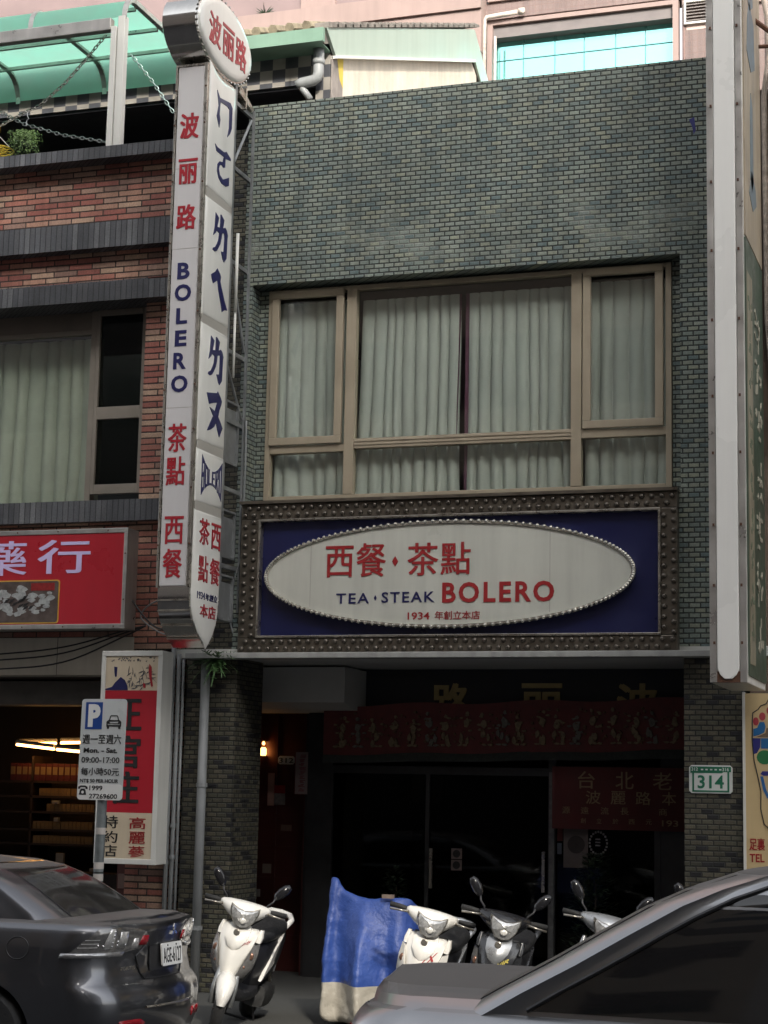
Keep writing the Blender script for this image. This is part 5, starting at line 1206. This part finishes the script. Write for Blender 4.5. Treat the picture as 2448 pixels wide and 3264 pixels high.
lens_w = mat("bright_lamp_bowl", (.78, .77, .74), .14, .5, .3, 45, coat=1)
redlens = mat("red_tail_lens", (.30, .010, .018), .12, 0, .2, 20)
# --- the parked car on the far side, tail to the right
LC, LCY = 1.39, -4.10
low1 = [(.20, .16, 4.40, .79, .22, .30), (.26, .06, 4.48, .835, .25, .34), (.40, .0, 4.53, .865, .27, .34), (.56, .0, 4.54, .880, .27, .34), (.63, .015, 4.53, .884, .27, .34), (.68, .055, 4.50, .884, .27, .34), (.70, .085, 4.50, .882, .25, .34), (.80, .105, 4.46, .882, .26, .33), (.92, .10, 4.36, .876, .25, .32), (1.02, .075, 4.15, .862, .24, .32), (1.06, .072, 3.95, .846, .24, .32), (1.085, .09, 3.8, .82, .24, .33), (1.10, .14, 3.7, .77, .24, .34)]
cab1 = [(1.08, .46, 3.6, .765, .12, .30), (1.14, .55, 3.45, .752, .12, .29), (1.22, .68, 3.3, .728, .12, .28), (1.30, .82, 3.1, .70, .12, .27), (1.37, .97, 2.95, .67, .11, .26), (1.43, 1.13, 2.8, .635, .11, .25), (1.47, 1.35, 2.65, .58, .09, .24), (1.49, 1.65, 2.5, .50, .07, .22)]
paint1 = paint("dark_grey_car_paint", (.112, .115, .126), (.13, .115, .102), .8)
t, lo, ca, W = car("parked_car", "dark grey sedan parked on the left, tail towards the white scooter", LC, LCY, -1, paint1, low1, cab1, 1.51, 1.06, glass_m=dustgl)
# tail lamps wrapping the corner
for s in (-1, 1):
    rows = []
    for z, ui, uo in ((.890, 5.6, 11.6), (.905, 4.2, 11.4), (.935, 3.1, 11.0), (.985, 2.9, 10.4), (1.02, 3.2, 9.9), (1.05, 4.4, 9.5), (1.066, 6.0, 9.2)): rows.append((z, ui, uo))
    tl = lo.patch(rows, 16, s, .012).xf(W).build("tail_lamp", lens, t, smooth=True, flat_angle=40)
    lo.patch([(.925, 6.9, 8.3), (.985, 7.1, 8.2), (1.03, 7.3, 8.1), (1.058, 7.5, 8.0)], 4, s, .016).xf(W).build("lamp_bowl", lens_w, tl, smooth=True)
    lo.patch([(.930, 5.3, 6.4), (.985, 5.35, 6.4), (1.035, 5.5, 6.5)], 4, s, .016).xf(W).build("lamp_bowl", lens_w, tl, smooth=True)
    lo.patch([(.915, 4.1, 4.7), (.95, 4.0, 4.7), (.985, 4.2, 4.6)], 3, s, .016).xf(W).build("lamp_bowl", lens_w, tl, smooth=True)
    for zz in (.935, .96, .985): lo.patch([(zz, 8.9, 10.9 - (zz - .93) * 10), (zz + .006, 8.9, 10.9 - (zz - .93) * 10)], 4, s, .014).xf(W).build("lamp_rib", lens_w, tl)
    lo.patch([(.935, 3.1, 3.9), (.96, 2.95, 3.85), (1.0, 3.1, 3.75)], 4, s, .018).xf(W).build("red_lens", redlens, tl, smooth=True)
    lo.patch([(.868, 5.6, 12.4), (.900, 5.4, 12.2)], 12, s, .020).xf(W).build("reversing_strip", mat("clear_strip_%d" % s, (.42, .42, .42), .15, .6, .4, 25), tl, smooth=True)
    m = MB(); rnd = random.Random(4)
    for k in range(10):
        m.ball(W(lo.pt((.94, .965, .99, 1.015, 1.04, .945, .97, .945, .945, .95)[k], (7.2, 7.25, 7.3, 7.35, 7.4, 6.4, 6.5, 5.4, 8.3, 8.9)[k], s, .010)), .010, 8, 5)
    m.build("lamp_reflectors", mat("bright_reflector_%d" % s, (.85, .85, .85), .08, 1), tl, smooth=True)
    rf = lo.patch([(.385, 4.6, 7.2), (.42, 4.4, 7.6), (.445, 4.8, 7.4)], 6, s, .010).xf(W).build("bumper_reflector", redlens, t, smooth=True)
m = MB()
P = [lo.pt(.52, q, -1, .006) for q in (4.2, 3, 2, 1, 0)] + [lo.pt(.52, q, 1, .006) for q in (1, 2, 3, 4.2)]
m.tube([W(p) for p in P], .009, 6); m.build("bumper_moulding", chrome_d, t)
gap = [lo.pt(z, q, -1, .003) for z, q in ((1.095, 8.0), (1.05, 4.4), (.99, 2.9), (.93, 2.95), (.86, 4.0), (.74, 3.6), (.700, 3.2))] + [lo.pt(.700, q, -1, .004) for q in (2, 1, 0)] + [lo.pt(.700, q, 1, .004) for q in (1, 2, 3.0)] + [lo.pt(z, q, 1, .003) for z, q in ((.74, 3.6), (.86, 4.0), (.93, 2.95), (.99, 2.9), (1.05, 4.4), (1.095, 8.0))]
MB().tube([W(p) for p in gap], .006, 5).build("boot_gap", black, t)
bz = [[lo.pt(z, q, -1, .006) for q in (2.4, 1.6, .8, 0)] + [lo.pt(z, q, 1, .006) for q in (.8, 1.6, 2.4)] for z in (.75, .84, .92)]
MB().loft([r for r in bz], cap=False, close=False).xf(W).build("plate_recess", black, t, smooth=True)
pc = W((.090, .07, .85)); hw = .165
pl = MB().prism(rrect(-hw, hw, -.078, .078, .014), 'x', -.006, .006).xf(lambda p: (pc[0] + .014 - p[2] * .10 + p[0], pc[1] + p[1], pc[2] + p[2])).build("licence_plate", white, t)
m = MB(); text_into(m, "AGE-6127", -.148, .148, -.058, .046, '+x', .0065, .002, .004)
for y in (-.07, .07): m.lathe([(.007, .006), (.007, .010)], (0, y, .062), 'x', 8)
m.xf(lambda p: (pc[0] + .014 - p[2] * .10 + p[0], pc[1] + p[1], pc[2] + p[2])).build("plate_number", ink, pl)
m = MB(); ec = W((.083, .10, 1.01))
for a in (90, 210, 330):
    cy, cz = ec[1] + .026 * math.cos(R(a)), ec[2] + .026 * math.sin(R(a)); d = (math.cos(R(a)), math.sin(R(a))); n_ = (-d[1], d[0])
    m.prism([(cy - d[0] * .024, cz - d[1] * .024), (cy + n_[0] * .013, cz + n_[1] * .013), (cy + d[0] * .024, cz + d[1] * .024), (cy - n_[0] * .013, cz - n_[1] * .013)], 'x', ec[0] - .01, ec[0] + .012)
m.build("boot_emblem", chrome, t)
m = MB(); text_into(m, "FORTIS", -.085, .085, -.012, .012, '+x', 0, .003, .01); bc = W((.135, -.53, .79))
m.xf(lambda p: (bc[0] + .010 + p[0] + (p[1]) * .12, bc[1] + p[1], bc[2] + p[2])).build("boot_badge", chrome_d, t)
gq = [lo.pt(.92 + .075 * math.sin(a), q_at_u(lo, .92 + .075 * math.sin(a), .80 + .085 * math.cos(a)), -1, .001) for a in [6.28319 * k / 24 for k in range(24)]]
MB().tube([W(p) for p in gq], .004, 5, closed=True).build("fuel_flap_gap", black, t)
dl = [lo.pt(z, q_at_u(lo, z, u), -1, .001) for z, u in ((1.075, 1.16), (.98, 1.22), (.82, 1.34), (.70, 1.40))]
MB().tube([W(p) for p in dl], .005, 5).build("door_gap", black, t)

# --- the near car, tail to the left
low2 = [(z, a, b, w_, bw, c) for z, a, b, w_, bw, c in [(.20, .16, 4.40, .79, .10, .30), (.28, .05, 4.48, .84, .12, .34), (.45, .0, 4.53, .875, .13, .36), (.62, .0, 4.54, .888, .13, .36), (.70, .03, 4.53, .89, .13, .35), (.74, .07, 4.50, .888, .12, .34), (.88, .085, 4.46, .888, .12, .33), (.96, .075, 4.36, .882, .11, .32), (1.01, .065, 4.2, .880, .10, .30), (1.035, .062, 4.1, .870, .10, .30), (1.07, .070, 4.0, .846, .10, .30), (1.10, .085, 3.9, .818, .10, .30), (1.125, .105, 3.85, .788, .10, .30), (1.137, .13, 3.8, .76, .10, .32)]]
cab2 = [(1.12, .55, 3.9, .785, .04, .21), (1.22, .72, 3.7, .772, .04, .21), (1.34, .94, 3.5, .745, .04, .21), (1.47, 1.16, 3.3, .715, .04, .21), (1.59, 1.37, 3.1, .675, .04, .21), (1.66, 1.53, 2.95, .635, .04, .21), (1.72, 1.71, 2.8, .58, .04, .21), (1.76, 1.96, 2.65, .50, .04, .21)]
paint2 = paint("black_car_paint", (.30, .305, .315), (.095, .090, .084), .95)
NX, NY = 4.24, -8.06
t, lo, ca, W = car("passing_car", "black dusty sedan close in front at lower right, tail to the left", NX, NY, 1, paint2, low2, cab2, 1.80, 1.12, deck_crown=.078, rwq=8.4, wo=.27, ws=.05, glass_m=mat("dusty_back_glass", (.105, .102, .09), .45, 0, .15, 5))
gap = [lo.pt(z, q, -1, .003) for z, q in ((1.13, 8.0), (1.05, 4.6), (.98, 3.6), (.84, 3.05), (.76, 3.2), (.745, 3.0))] + [lo.pt(.745, q, -1, .004) for q in (2, 1, 0)]
MB().tube([W(p) for p in gap], .006, 5).build("boot_gap", black, t)
for s in (-1, 1):
    rows = [(z, 3.0, q_at_u(lo, z, uo)) for z, uo in ((.86, .40), (.92, .36), (1.0, .30), (1.04, .26))]
    lo.patch(rows, 12, s, .010).xf(W).build("tail_lamp", redlens, t, smooth=True, flat_angle=40)

# ================================================================== SCOOTERS
def scooter(name, label, x, y, yaw, leanr, main_m, wing_m, side_m, mark=None, steer=0.0, dark_cowl=False, mirrors=(-1, 1), nose_m=None, group="scooters parked in a row before the arcade"):
    """local: nose towards -y, z up, ground at 0"""
    t = thing(name, label, "scooter", (0, 0, 0), group)
    cs, sn = math.cos(steer), math.sin(steer)
    def S(p):                                       # steered parts turn about the head tube
        dx, dy = p[0], p[1] + .50; return (dx * cs - dy * sn, -.50 + dx * sn + dy * cs, p[2])
    tyr = lambda yy, f: f
    def wheel(yc, steered):
        m = MB().lathe([(.165, -.04), (.215, -.045), (.240, -.02), (.240, .02), (.215, .045), (.165, .04)], (0, yc, .24), 'x', 32)
        if steered: m.xf(S)
        w_ = m.build("wheel", rubber, t, smooth=True, flat_angle=50)
        m = MB().lathe([(.165, -.035), (.175, -.035), (.175, .035), (.165, .035)], (0, yc, .24), 'x', 28); m.lathe([(.05, -.05), (.05, .05)], (0, yc, .24), 'x', 16)
        for k in range(5): a = 1.2566 * k; m.tube([(0, yc + .04 * math.cos(a), .24 + .04 * math.sin(a)), (0, yc + .17 * math.cos(a), .24 + .17 * math.sin(a))], .016, 6)
        m.lathe([(.10, .046), (.10, .050), (.07, .050), (.07, .046)], (0, yc, .24), 'x', 24)
        if steered: m.xf(S)
        m.build("rim", alloy, w_, smooth=True, flat_angle=40)
    wheel(-.62, True); wheel(.60, False)
    m = MB()
    for s in (-1, 1): m.tube([(s * .075, -.62, .24), (s * .078, -.585, .38), (s * .06, -.50, .62)], [.024, .027, .022], 10)
    m.tube([(0, -.47, .60), (0, -.40, .92)], .028, 10); m.xf(S).build("fork", steelgrey, t, smooth=True)
    # front mudguard: egg-shaped shell over the wheel
    rings = []
    for k in range(13):
        a = R(8 + 140 * k / 12); rr = .275 + .012 * math.sin(k * .5); cy, cz = -.62 - rr * math.cos(a), .24 + rr * math.sin(a); wv = .082 * math.sin(math.pi * (k + .9) / 13.8) ** .55
        o = [];
        for q in range(9):
            b = math.pi * q / 8 - math.pi / 2; d = .075 * (1 - math.cos(b)); o.append((wv * math.sin(b), cy + d * math.cos(a), cz - d * math.sin(a)))
        for q in range(8, -1, -1):
            b = math.pi * q / 8 - math.pi / 2; d = .075 * (1 - math.cos(b)) + .010; o.append((wv * .93 * math.sin(b), cy + d * math.cos(a), cz - d * math.sin(a)))
        rings.append(o)
    MB().loft(rings).xf(S).build("mudguard", main_m, t, smooth=True, flat_angle=60)
    # leg shield: dark inner shell with the painted centre panel and lamp wings
    def ring(z, y, w_, bulge, th, n=10, pw=1.7):
        f = [(-w_ + 2 * w_ * i / n, y - bulge * (1 - abs(2 * i / n - 1) ** pw), z) for i in range(n + 1)]
        return f + [(p[0] * .97, p[1] + th, p[2]) for p in reversed(f)]
    MB().loft([ring(.36, -.44, .06, .05, .05), ring(.42, -.47, .11, .07, .06), ring(.52, -.475, .165, .08, .06), ring(.64, -.455, .185, .085, .06), ring(.76, -.425, .165, .08, .06), ring(.86, -.39, .13, .06, .06)]).build("leg_shield", black, t, smooth=True, flat_angle=50)
    MB().loft([ring(.385, -.555, .035, .03, .05), ring(.43, -.56, .055, .045, .05), ring(.52, -.555, .080, .06, .06), ring(.62, -.54, .110, .07, .07), ring(.72, -.515, .138, .07, .07), ring(.80, -.485, .150, .065, .07), ring(.845, -.46, .145, .05, .06), ring(.855, -.445, .13, .03, .05)]).build("front_panel", main_m, t, smooth=True, flat_angle=50)
    MB().loft([ring(.665, -.588, .012, .008, .03), ring(.70, -.590, .055, .020, .03), ring(.76, -.572, .088, .026, .03), ring(.83, -.535, .098, .026, .04), ring(.868, -.500, .085, .02, .04), ring(.876, -.48, .06, .01, .03)]).build("nose_panel", nose_m or main_m, t, smooth=True, flat_angle=50)
    MB().loft([ring(.667, -.590, .02, .008, .02), ring(.655, -.590, .012, .008, .02), ring(.650, -.589, .004, .004, .02)]).build("nose_shadow_strip", black, t)  # solid black sliver drawn as the shadow line under the nose panel
    MB().lathe([(.020, -.008), (.026, -.006), (.026, .0)], (0, -.580, .812), 'y', 14).build("badge", chrome_d, t)
    for s in (-1, 1):
        w_ = MB().loft([[(s * .062, -.560, .44), (s * .13, -.500, .475), (s * .12, -.47, .46), (s * .06, -.52, .44)], [(s * .090, -.578, .52), (s * .178, -.500, .56), (s * .165, -.46, .55), (s * .08, -.52, .52)], [(s * .125, -.560, .64), (s * .190, -.475, .67), (s * .175, -.44, .66), (s * .11, -.50, .64)], [(s * .150, -.525, .74), (s * .185, -.465, .76), (s * .17, -.43, .75), (s * .14, -.48, .74)]]).build("turn_signal", wing_m, t, smooth=True, flat_angle=50)
        m = MB(); m.ball((s * .150, -.520, .655), (.022, .014, .030), 10, 6); m.ball((s * .118, -.545, .56), (.014, .010, .014), 8, 5); m.build("bulb_cup", mat(t.name + "_bulb_%d" % s, (.25, .14, .10), .2, .5), w_, smooth=True)
        m = MB().loft([ring(.76, -.46, .020, .012, .06), ring(.80, -.45, .024, .012, .06), ring(.86, -.43, .012, .01, .05)]).xf(lambda p: (p[0] + s * .160, p[1] + .0, p[2])); m.build("shoulder_panel", main_m, t, smooth=True, flat_angle=50)
    # headlight cowl
    def cr_(x, hy, hz, zc, yc2, n=14): return [(x, yc2 + hy * math.cos(6.28319 * k / n), zc + hz * math.sin(6.28319 * k / n)) for k in range(n)]
    MB().loft([cr_(-.205, .018, .020, 1.00, -.40), cr_(-.185, .040, .034, 1.00, -.405), cr_(-.13, .085, .060, .985, -.43), cr_(-.06, .125, .082, .970, -.455), cr_(0, .135, .092, .962, -.462), cr_(.06, .125, .082, .970, -.455), cr_(.13, .085, .060, .985, -.43), cr_(.185, .040, .034, 1.00, -.405), cr_(.205, .018, .020, 1.00, -.40)]).xf(S).build("headlight_cowl", blackgloss if dark_cowl else main_m, t, smooth=True, flat_angle=60)
    hl = [(-.112, 1.018), (-.06, .998), (0, .988), (.06, .998), (.112, 1.018), (.112, .985), (.090, .918), (.055, .868), (0, .850), (-.055, .868), (-.090, .918), (-.112, .985)]
    def lensy(x, z): return -.462 - .150 * math.sqrt(max(0, 1 - (x / .19) ** 2)) + max(0, (.93 - z)) * .40
    h1 = [(x * 1.05, lensy(x, z) + .020, .938 + (z - .938) * 1.05) for x, z in hl]; h2 = [(x, lensy(x, z), z) for x, z in hl]; h3 = [(x * .55, lensy(x * .5, z) - .016, .942 + (z - .942) * .55) for x, z in hl]
    hd = MB().loft([[(p[0], p[1] + .06, p[2]) for p in h1], h1, h2]).xf(S).build("headlight", chrome_d, t)
    MB().loft([[(p[0] * .96, p[1] - .001, .942 + (p[2] - .942) * .96) for p in h2], h3, [(p[0] * .2, p[1] - .006, .942 + (p[2] - .942) * .3) for p in h3]]).xf(S).build("headlight_lens", hlens, hd, smooth=True, flat_angle=25)
    m = MB(); m.ball((0, -.612, .915), (.030, .012, .026), 10, 6); m.xf(S).build("headlight_bulb", mat(t.name + "_bulb", (.9, .88, .82), .1, .3), hd, smooth=True)
    # handlebar, grips, levers, mirrors
    MB().tube([(-.20, -.40, 1.0), (.20, -.40, 1.0)], .018, 8).xf(S).build("handlebar", black, t, smooth=True)
    for s in (-1, 1):
        MB().tube([(s * .19, -.395, 1.002), (s * .25, -.385, 1.005), (s * .335, -.365, 1.003)], [.018, .019, .020], 10).xf(S).build("grip", rubber, t, smooth=True)
        MB().tube([(s * .185, -.44, .990), (s * .25, -.455, .985), (s * .33, -.430, .978)], [.011, .008, .009], 8).xf(S).build("brake_lever", chrome_d, t, smooth=True)
        if s not in mirrors: continue
        MB().tube([(s * .165, -.40, 1.02), (s * .170, -.405, 1.05), (s * .205, -.395, 1.085), (s * .215, -.39, 1.12)], .008, 8).xf(S).build("mirror_stem", black, t, smooth=True)
        sh = [(.205, 1.105), (.235, 1.105), (.275, 1.135), (.315, 1.185), (.325, 1.225), (.300, 1.250), (.265, 1.240), (.225, 1.200), (.200, 1.150)]
        cm = (.262, 1.18)
        r0 = [(s * a, -.355, b) for a, b in sh]; r1 = [(s * (cm[0] + (a - cm[0]) * .97), -.390, cm[1] + (b - cm[1]) * .97) for a, b in sh]; r2 = [(s * (cm[0] + (a - cm[0]) * .6), -.408, cm[1] + (b - cm[1]) * .62) for a, b in sh]
        MB().loft([r0, r1, r2]).xf(S).build("mirror", blackgloss, t, smooth=True, flat_angle=50)
    # floorboard, seat body, seat, tail
    def br(y_, w_, z0, z1, n=12):
        o = []
        for k in range(n):
            a = 6.28319 * k / n; ca_, sa = math.cos(a), math.sin(a)
            o.append((w_ * (abs(ca_) ** .55) * (1 if ca_ > 0 else -1), y_, (z0 + z1) / 2 + (z1 - z0) / 2 * (abs(sa) ** .55) * (1 if sa > 0 else -1)))
        return o
    MB().loft([br(-.47, .10, .27, .42), br(-.36, .15, .26, .36), br(-.10, .155, .25, .34), br(.08, .15, .25, .38)]).build("floorboard", black, t, smooth=True, flat_angle=50)
    MB().loft([br(-.02, .10, .30, .70), br(.06, .14, .28, .74), br(.30, .165, .34, .755), br(.55, .165, .46, .77), br(.75, .13, .58, .785), br(.90, .06, .68, .785)]).build("seat_body", black, t, smooth=True, flat_angle=50)
    for s in (-1, 1):
        tri = [(.02, .40), (.30, .50), (.62, .62), (.90, .755), (.70, .785), (.45, .74), (.30, .66)]
        def wid(yy): return .158 if yy < .55 else .158 - (yy - .55) * .28
        MB().loft([[(s * (wid(a) - .02), a, b) for a, b in tri], [(s * (wid(a) + .012), a, b) for a, b in tri]]).build("side_panel", side_m, t, bevel=.008)
    MB().loft([br(-.04, .10, .70, .765), br(.02, .135, .70, .80), br(.22, .15, .71, .805), br(.40, .155, .715, .835), br(.62, .15, .73, .86), br(.76, .11, .74, .85)]).build("seat", seatv, t, smooth=True, flat_angle=60)
    MB().tube([(-.13, .62, .80), (-.14, .76, .855), (-.09, .90, .875), (0, .93, .88), (.09, .90, .875), (.14, .76, .855), (.13, .62, .80)], [.020, .024, .026, .026, .026, .024, .020], 8).build("grab_rail", side_m, t, smooth=True)
    MB().loft([br(.88, .09, .69, .77), br(.925, .075, .70, .765)]).build("rear_lamp", redlens, t, smooth=True, flat_angle=40)
    m = MB().loft([br(.22, .09, .16, .34), br(.45, .10, .15, .36), br(.68, .07, .18, .32)]); m.xf(lambda p: (p[0] + .10, p[1], p[2])); m.build("engine", mat(t.name + "_engine", (.06, .06, .06), .5, .5, .3, 10), t, smooth=True, flat_angle=50)
    MB().tube([(-.13, .10, .20), (-.14, .40, .22), (-.15, .55, .26), (-.155, .85, .33)], [.02, .025, .05, .055], 12).build("exhaust", steelgrey, t, smooth=True)
    MB().tube([(.10, .66, .26), (.09, .60, .58)], .028, 10).build("shock_absorber", chrome_d, t, smooth=True)
    MB().box(-.10, .10, .78, .80, .40, .55).build("number_plate", white, t)
    MB().tube([(-.09, .28, .18), (-.13, .36, .02), (.13, .36, .02), (.09, .28, .18)], .012, 8).build("stand", black, t)
    m = MB()
    for s in (-1, 1): m.tube([(s * .16, -.42, .985), (s * .12, -.36, .93), (s * .05, -.38, .86), (s * .02, -.40, .78)], .006, 6)
    m.tube([(.06, -.60, .45), (.085, -.62, .36), (.06, -.62, .26)], .006, 6); m.build("control_cable", black, t)
    if mark:
        txt, mcol, (u0, u1, v0, v1) = mark; m = MB(); text_into(m, txt, u0, u1, v0, v1, '-y', 0, .003, .01, shear=.25)
        def onpanel(p):                                # lay the lettering on the curved panel, slanting up
            x, d, z = p; zz = z + (x - (u0 + u1) / 2) * .75; yy = -.515 - (zz - .72) * -.31 - .07 * (1 - abs(x / .14) ** 1.7) - .003 + d; return (x, yy, zz)
        m.xf(onpanel).build("panel_lettering", mcol, t)
    t.location = (x, y, 0); t.rotation_euler = (0, leanr, yaw)
    return t
hlens = mat("headlight_reflector", (.66, .66, .65), .14, .55, .45, 34, coat=1)
sc_white = mat("white_scooter_plastic", (.74, .72, .67), .22, 0, .05, 4, coat=.5)
sc_silver = mat("silver_scooter_plastic", (.33, .34, .35), .28, .5, .08, 4, coat=.5)
sc_dark = mat("charcoal_scooter_plastic", (.040, .042, .046), .3, .3, .1, 4, coat=.5)
sc_grey = mat("grey_scooter_plastic", (.20, .21, .21), .3, .4, .1, 4, coat=.4)
clearl = mat("clear_signal_lens", (.36, .35, .34), .10, .6, .3, 20)
scooter("scooter", "white scooter nearest the dark grey sedan, with red script on its front", .95, -2.12, R(9), R(14), sc_white, clearl, sc_white, ("Candy", redB, (.03, .115, .715, .745)), R(14))
scooter("scooter", "white and silver scooter beside the blue covered one, dark red lettering", 2.57, -2.22, R(6), R(14), sc_white, sc_white, sc_silver, ("ZX", redB, (.00, .10, .655, .715)), R(12), mirrors=())
scooter("scooter", "charcoal scooter with grey nose and yellow mark, third from the left", 3.14, -2.18, R(7), R(13), sc_dark, sc_dark, sc_dark, ("VJR", mat("yellow_decal", (.55, .45, .08), .5), (.02, .10, .66, .70)), R(12), True, nose_m=sc_silver)
scooter("scooter", "black scooter with silver cowl just above the passing car's pillar", 3.93, -2.10, R(7), R(12), sc_silver, sc_dark, sc_dark, None, R(12))
scooter("scooter", "black scooter mostly hidden behind the passing car, rightmost of the row", 4.70, -2.05, R(7), R(12), sc_dark, sc_dark, sc_dark, None, R(10), True)

# scooter under a blue cover
CV = thing("covered_scooter", "scooter hidden under a blue and grey rain cover beside the white and silver scooter", "scooter", (2.0, -1.6, 0))
blue_c = N("blue_cover_cloth")
def _bc():
    k = blue_c; o = k.obj(); z = k.n("SeparateXYZ", o).outputs[2]; nz = k.noise(o, 3, 4).outputs[0]
    c = k.mix(k.n("MapRange", nz, .3, .7, 0, 1).outputs[0], (.020, .052, .225, 1), (.028, .068, .265, 1))
    e = k.mth('GREATER_THAN', k.mth('ADD', z, k.mth('MULTIPLY', k.mth('SUBTRACT', k.noise(o, 2, 2).outputs[0], .5), .02)), .37)
    k.set(Base_Color=k.mix(e, (.36, .335, .285, 1), c), Roughness=.5); k.bump(k.noise(o, 9, 5).outputs[0], .02)
_bc()
# level outlines (x, y) all round, starting front-left, counter-clockwise seen from above; top edge follows mirrors, bars, seat
def cv(z, pts): return [(x, y, zz if zz is not None else z) for x, y, zz in pts]
n_ = None
def cover_ring(t):
    """outline at height fraction t; folds hang from the bars, deepen downwards"""
    P = [(1.640, -1.50, 0), (1.652, -1.80, .5), (1.680, -1.97, 1), (1.74, -1.98, .2), (1.80, -1.97, -.3), (1.86, -1.97, -.6), (1.92, -2.02, -.3), (1.99, -2.06, .6), (2.06, -2.17, 1.6), (2.13, -2.10, .6), (2.20, -2.08, .0), (2.28, -2.03, -.5), (2.36, -2.03, .1), (2.44, -1.96, .5), (2.47, -1.70, 0), (2.44, -1.35, .3), (2.37, -.95, 0), (2.22, -.66, 0), (2.08, -.60, 0), (1.92, -.68, 0), (1.78, -.95, 0), (1.69, -1.2, .3)]
    topz = [1.06, 1.18, 1.215, 1.20, 1.155, 1.105, 1.07, 1.055, 1.05, 1.05, 1.05, 1.055, 1.065, 1.06, 1.03, .90, .84, .83, .83, .83, .85, .90]
    topy = [-1.62, -1.84, -1.90, -1.90, -1.90, -1.91, -1.93, -1.93, -1.94, -1.94, -1.93, -1.92, -1.91, -1.87, -1.80, -1.45, -1.10, -.80, -.74, -.82, -1.05, -1.30]
    out = []
    for (x, y, f), tz, ty in zip(P, topz, topy):
        z = .03 + (tz - .03) * t; k = 4 * t * (1 - t); fd = .045 * f * (1 - t) ** .5
        w = t ** 3; yy = (y - fd - .05 * k * (1 if f > 0 else .2)) * (1 - w) + ty * w
        xx = x * (1 - .0) + (.02 * f * (1 - t) if y < -1.9 else 0)
        xx += (.06 * t if x < 1.75 else 0) - (.03 * t if x > 2.35 else 0)
        out.append((xx, yy, z))
    return out
rings = [cover_ring(t / 11) for t in range(12)]
tp = rings[-1]; ridge = [(p[0] * .5 + .5 * min(max(p[0], 1.72), 2.40), p[1] * .55 + .45 * -1.80 if p[1] < -1.5 else p[1] * .9 + .1 * -1.4, p[2] + (.012 if p[1] < -1.5 else .01)) for p in tp]
cen = [(1.74 + .30 * (p[0] - 1.64), -1.60 + .4 * (p[1] + 1.6), min(p[2], .98) - .03) for p in tp]
o = MB().loft(rings + [ridge, cen]).build("rain_cover", blue_c.m, CV, smooth=True, sub=2)
tx_ = bpy.data.textures.new("cloth_wrinkles", 'CLOUDS'); tx_.noise_scale = .16; tx_.noise_depth = 2
dm = o.modifiers.new("wrinkles", 'DISPLACE'); dm.texture = tx_; dm.strength = .035; dm.mid_level = .5; dm.texture_coords = 'LOCAL'
MB().box(2.21, 2.30, -1.98, -1.93, 1.055, 1.085).build("cover_label", mat("faded_tag", (.20, .15, .12), .7), CV)
for y in (-1.85, -.85): MB().lathe([(.16, -.045), (.22, -.045), (.24, 0), (.22, .045), (.16, .045)], (2.1, y, .24), 'x', 24).build("wheel", rubber, CV, smooth=True)

ob = thing("opposite_house", "low pale house across the street, behind the viewer, kept low below an added hoarding", "building", (16.7, -24, 0))
MB().box(12.4, 21, -32, -22.6, 0, 13.75).build("wall", MATS["opposite_render_c"], ob)  # kept low so sun passes under the added hoarding to the scooters
for z in (4.2, 7.4, 10.6):
    for x in (13.2, 16.2, 19.0): MB().box(x, x + 1.8, -22.6, -22.57, z, z + 1.7).build("window", blackgloss, ob)
hb_ = thing("added_hoarding", "unseen blank hoarding added across the street, its lower gap aiming sun at the scooters", "added light blocker", (16.7, -22.8, 13.75))
MB().box(12.4, 21, -22.9, -22.65, 15.5, 25.2).build("board", beige, hb_)  # added out of view: blocks the sun, lets a beam through below
for x in (14.0, 16.6, 19.4): MB().box(x, x + .14, -22.88, -22.74, 13.75, 15.5).build("post", steelgrey, hb_)
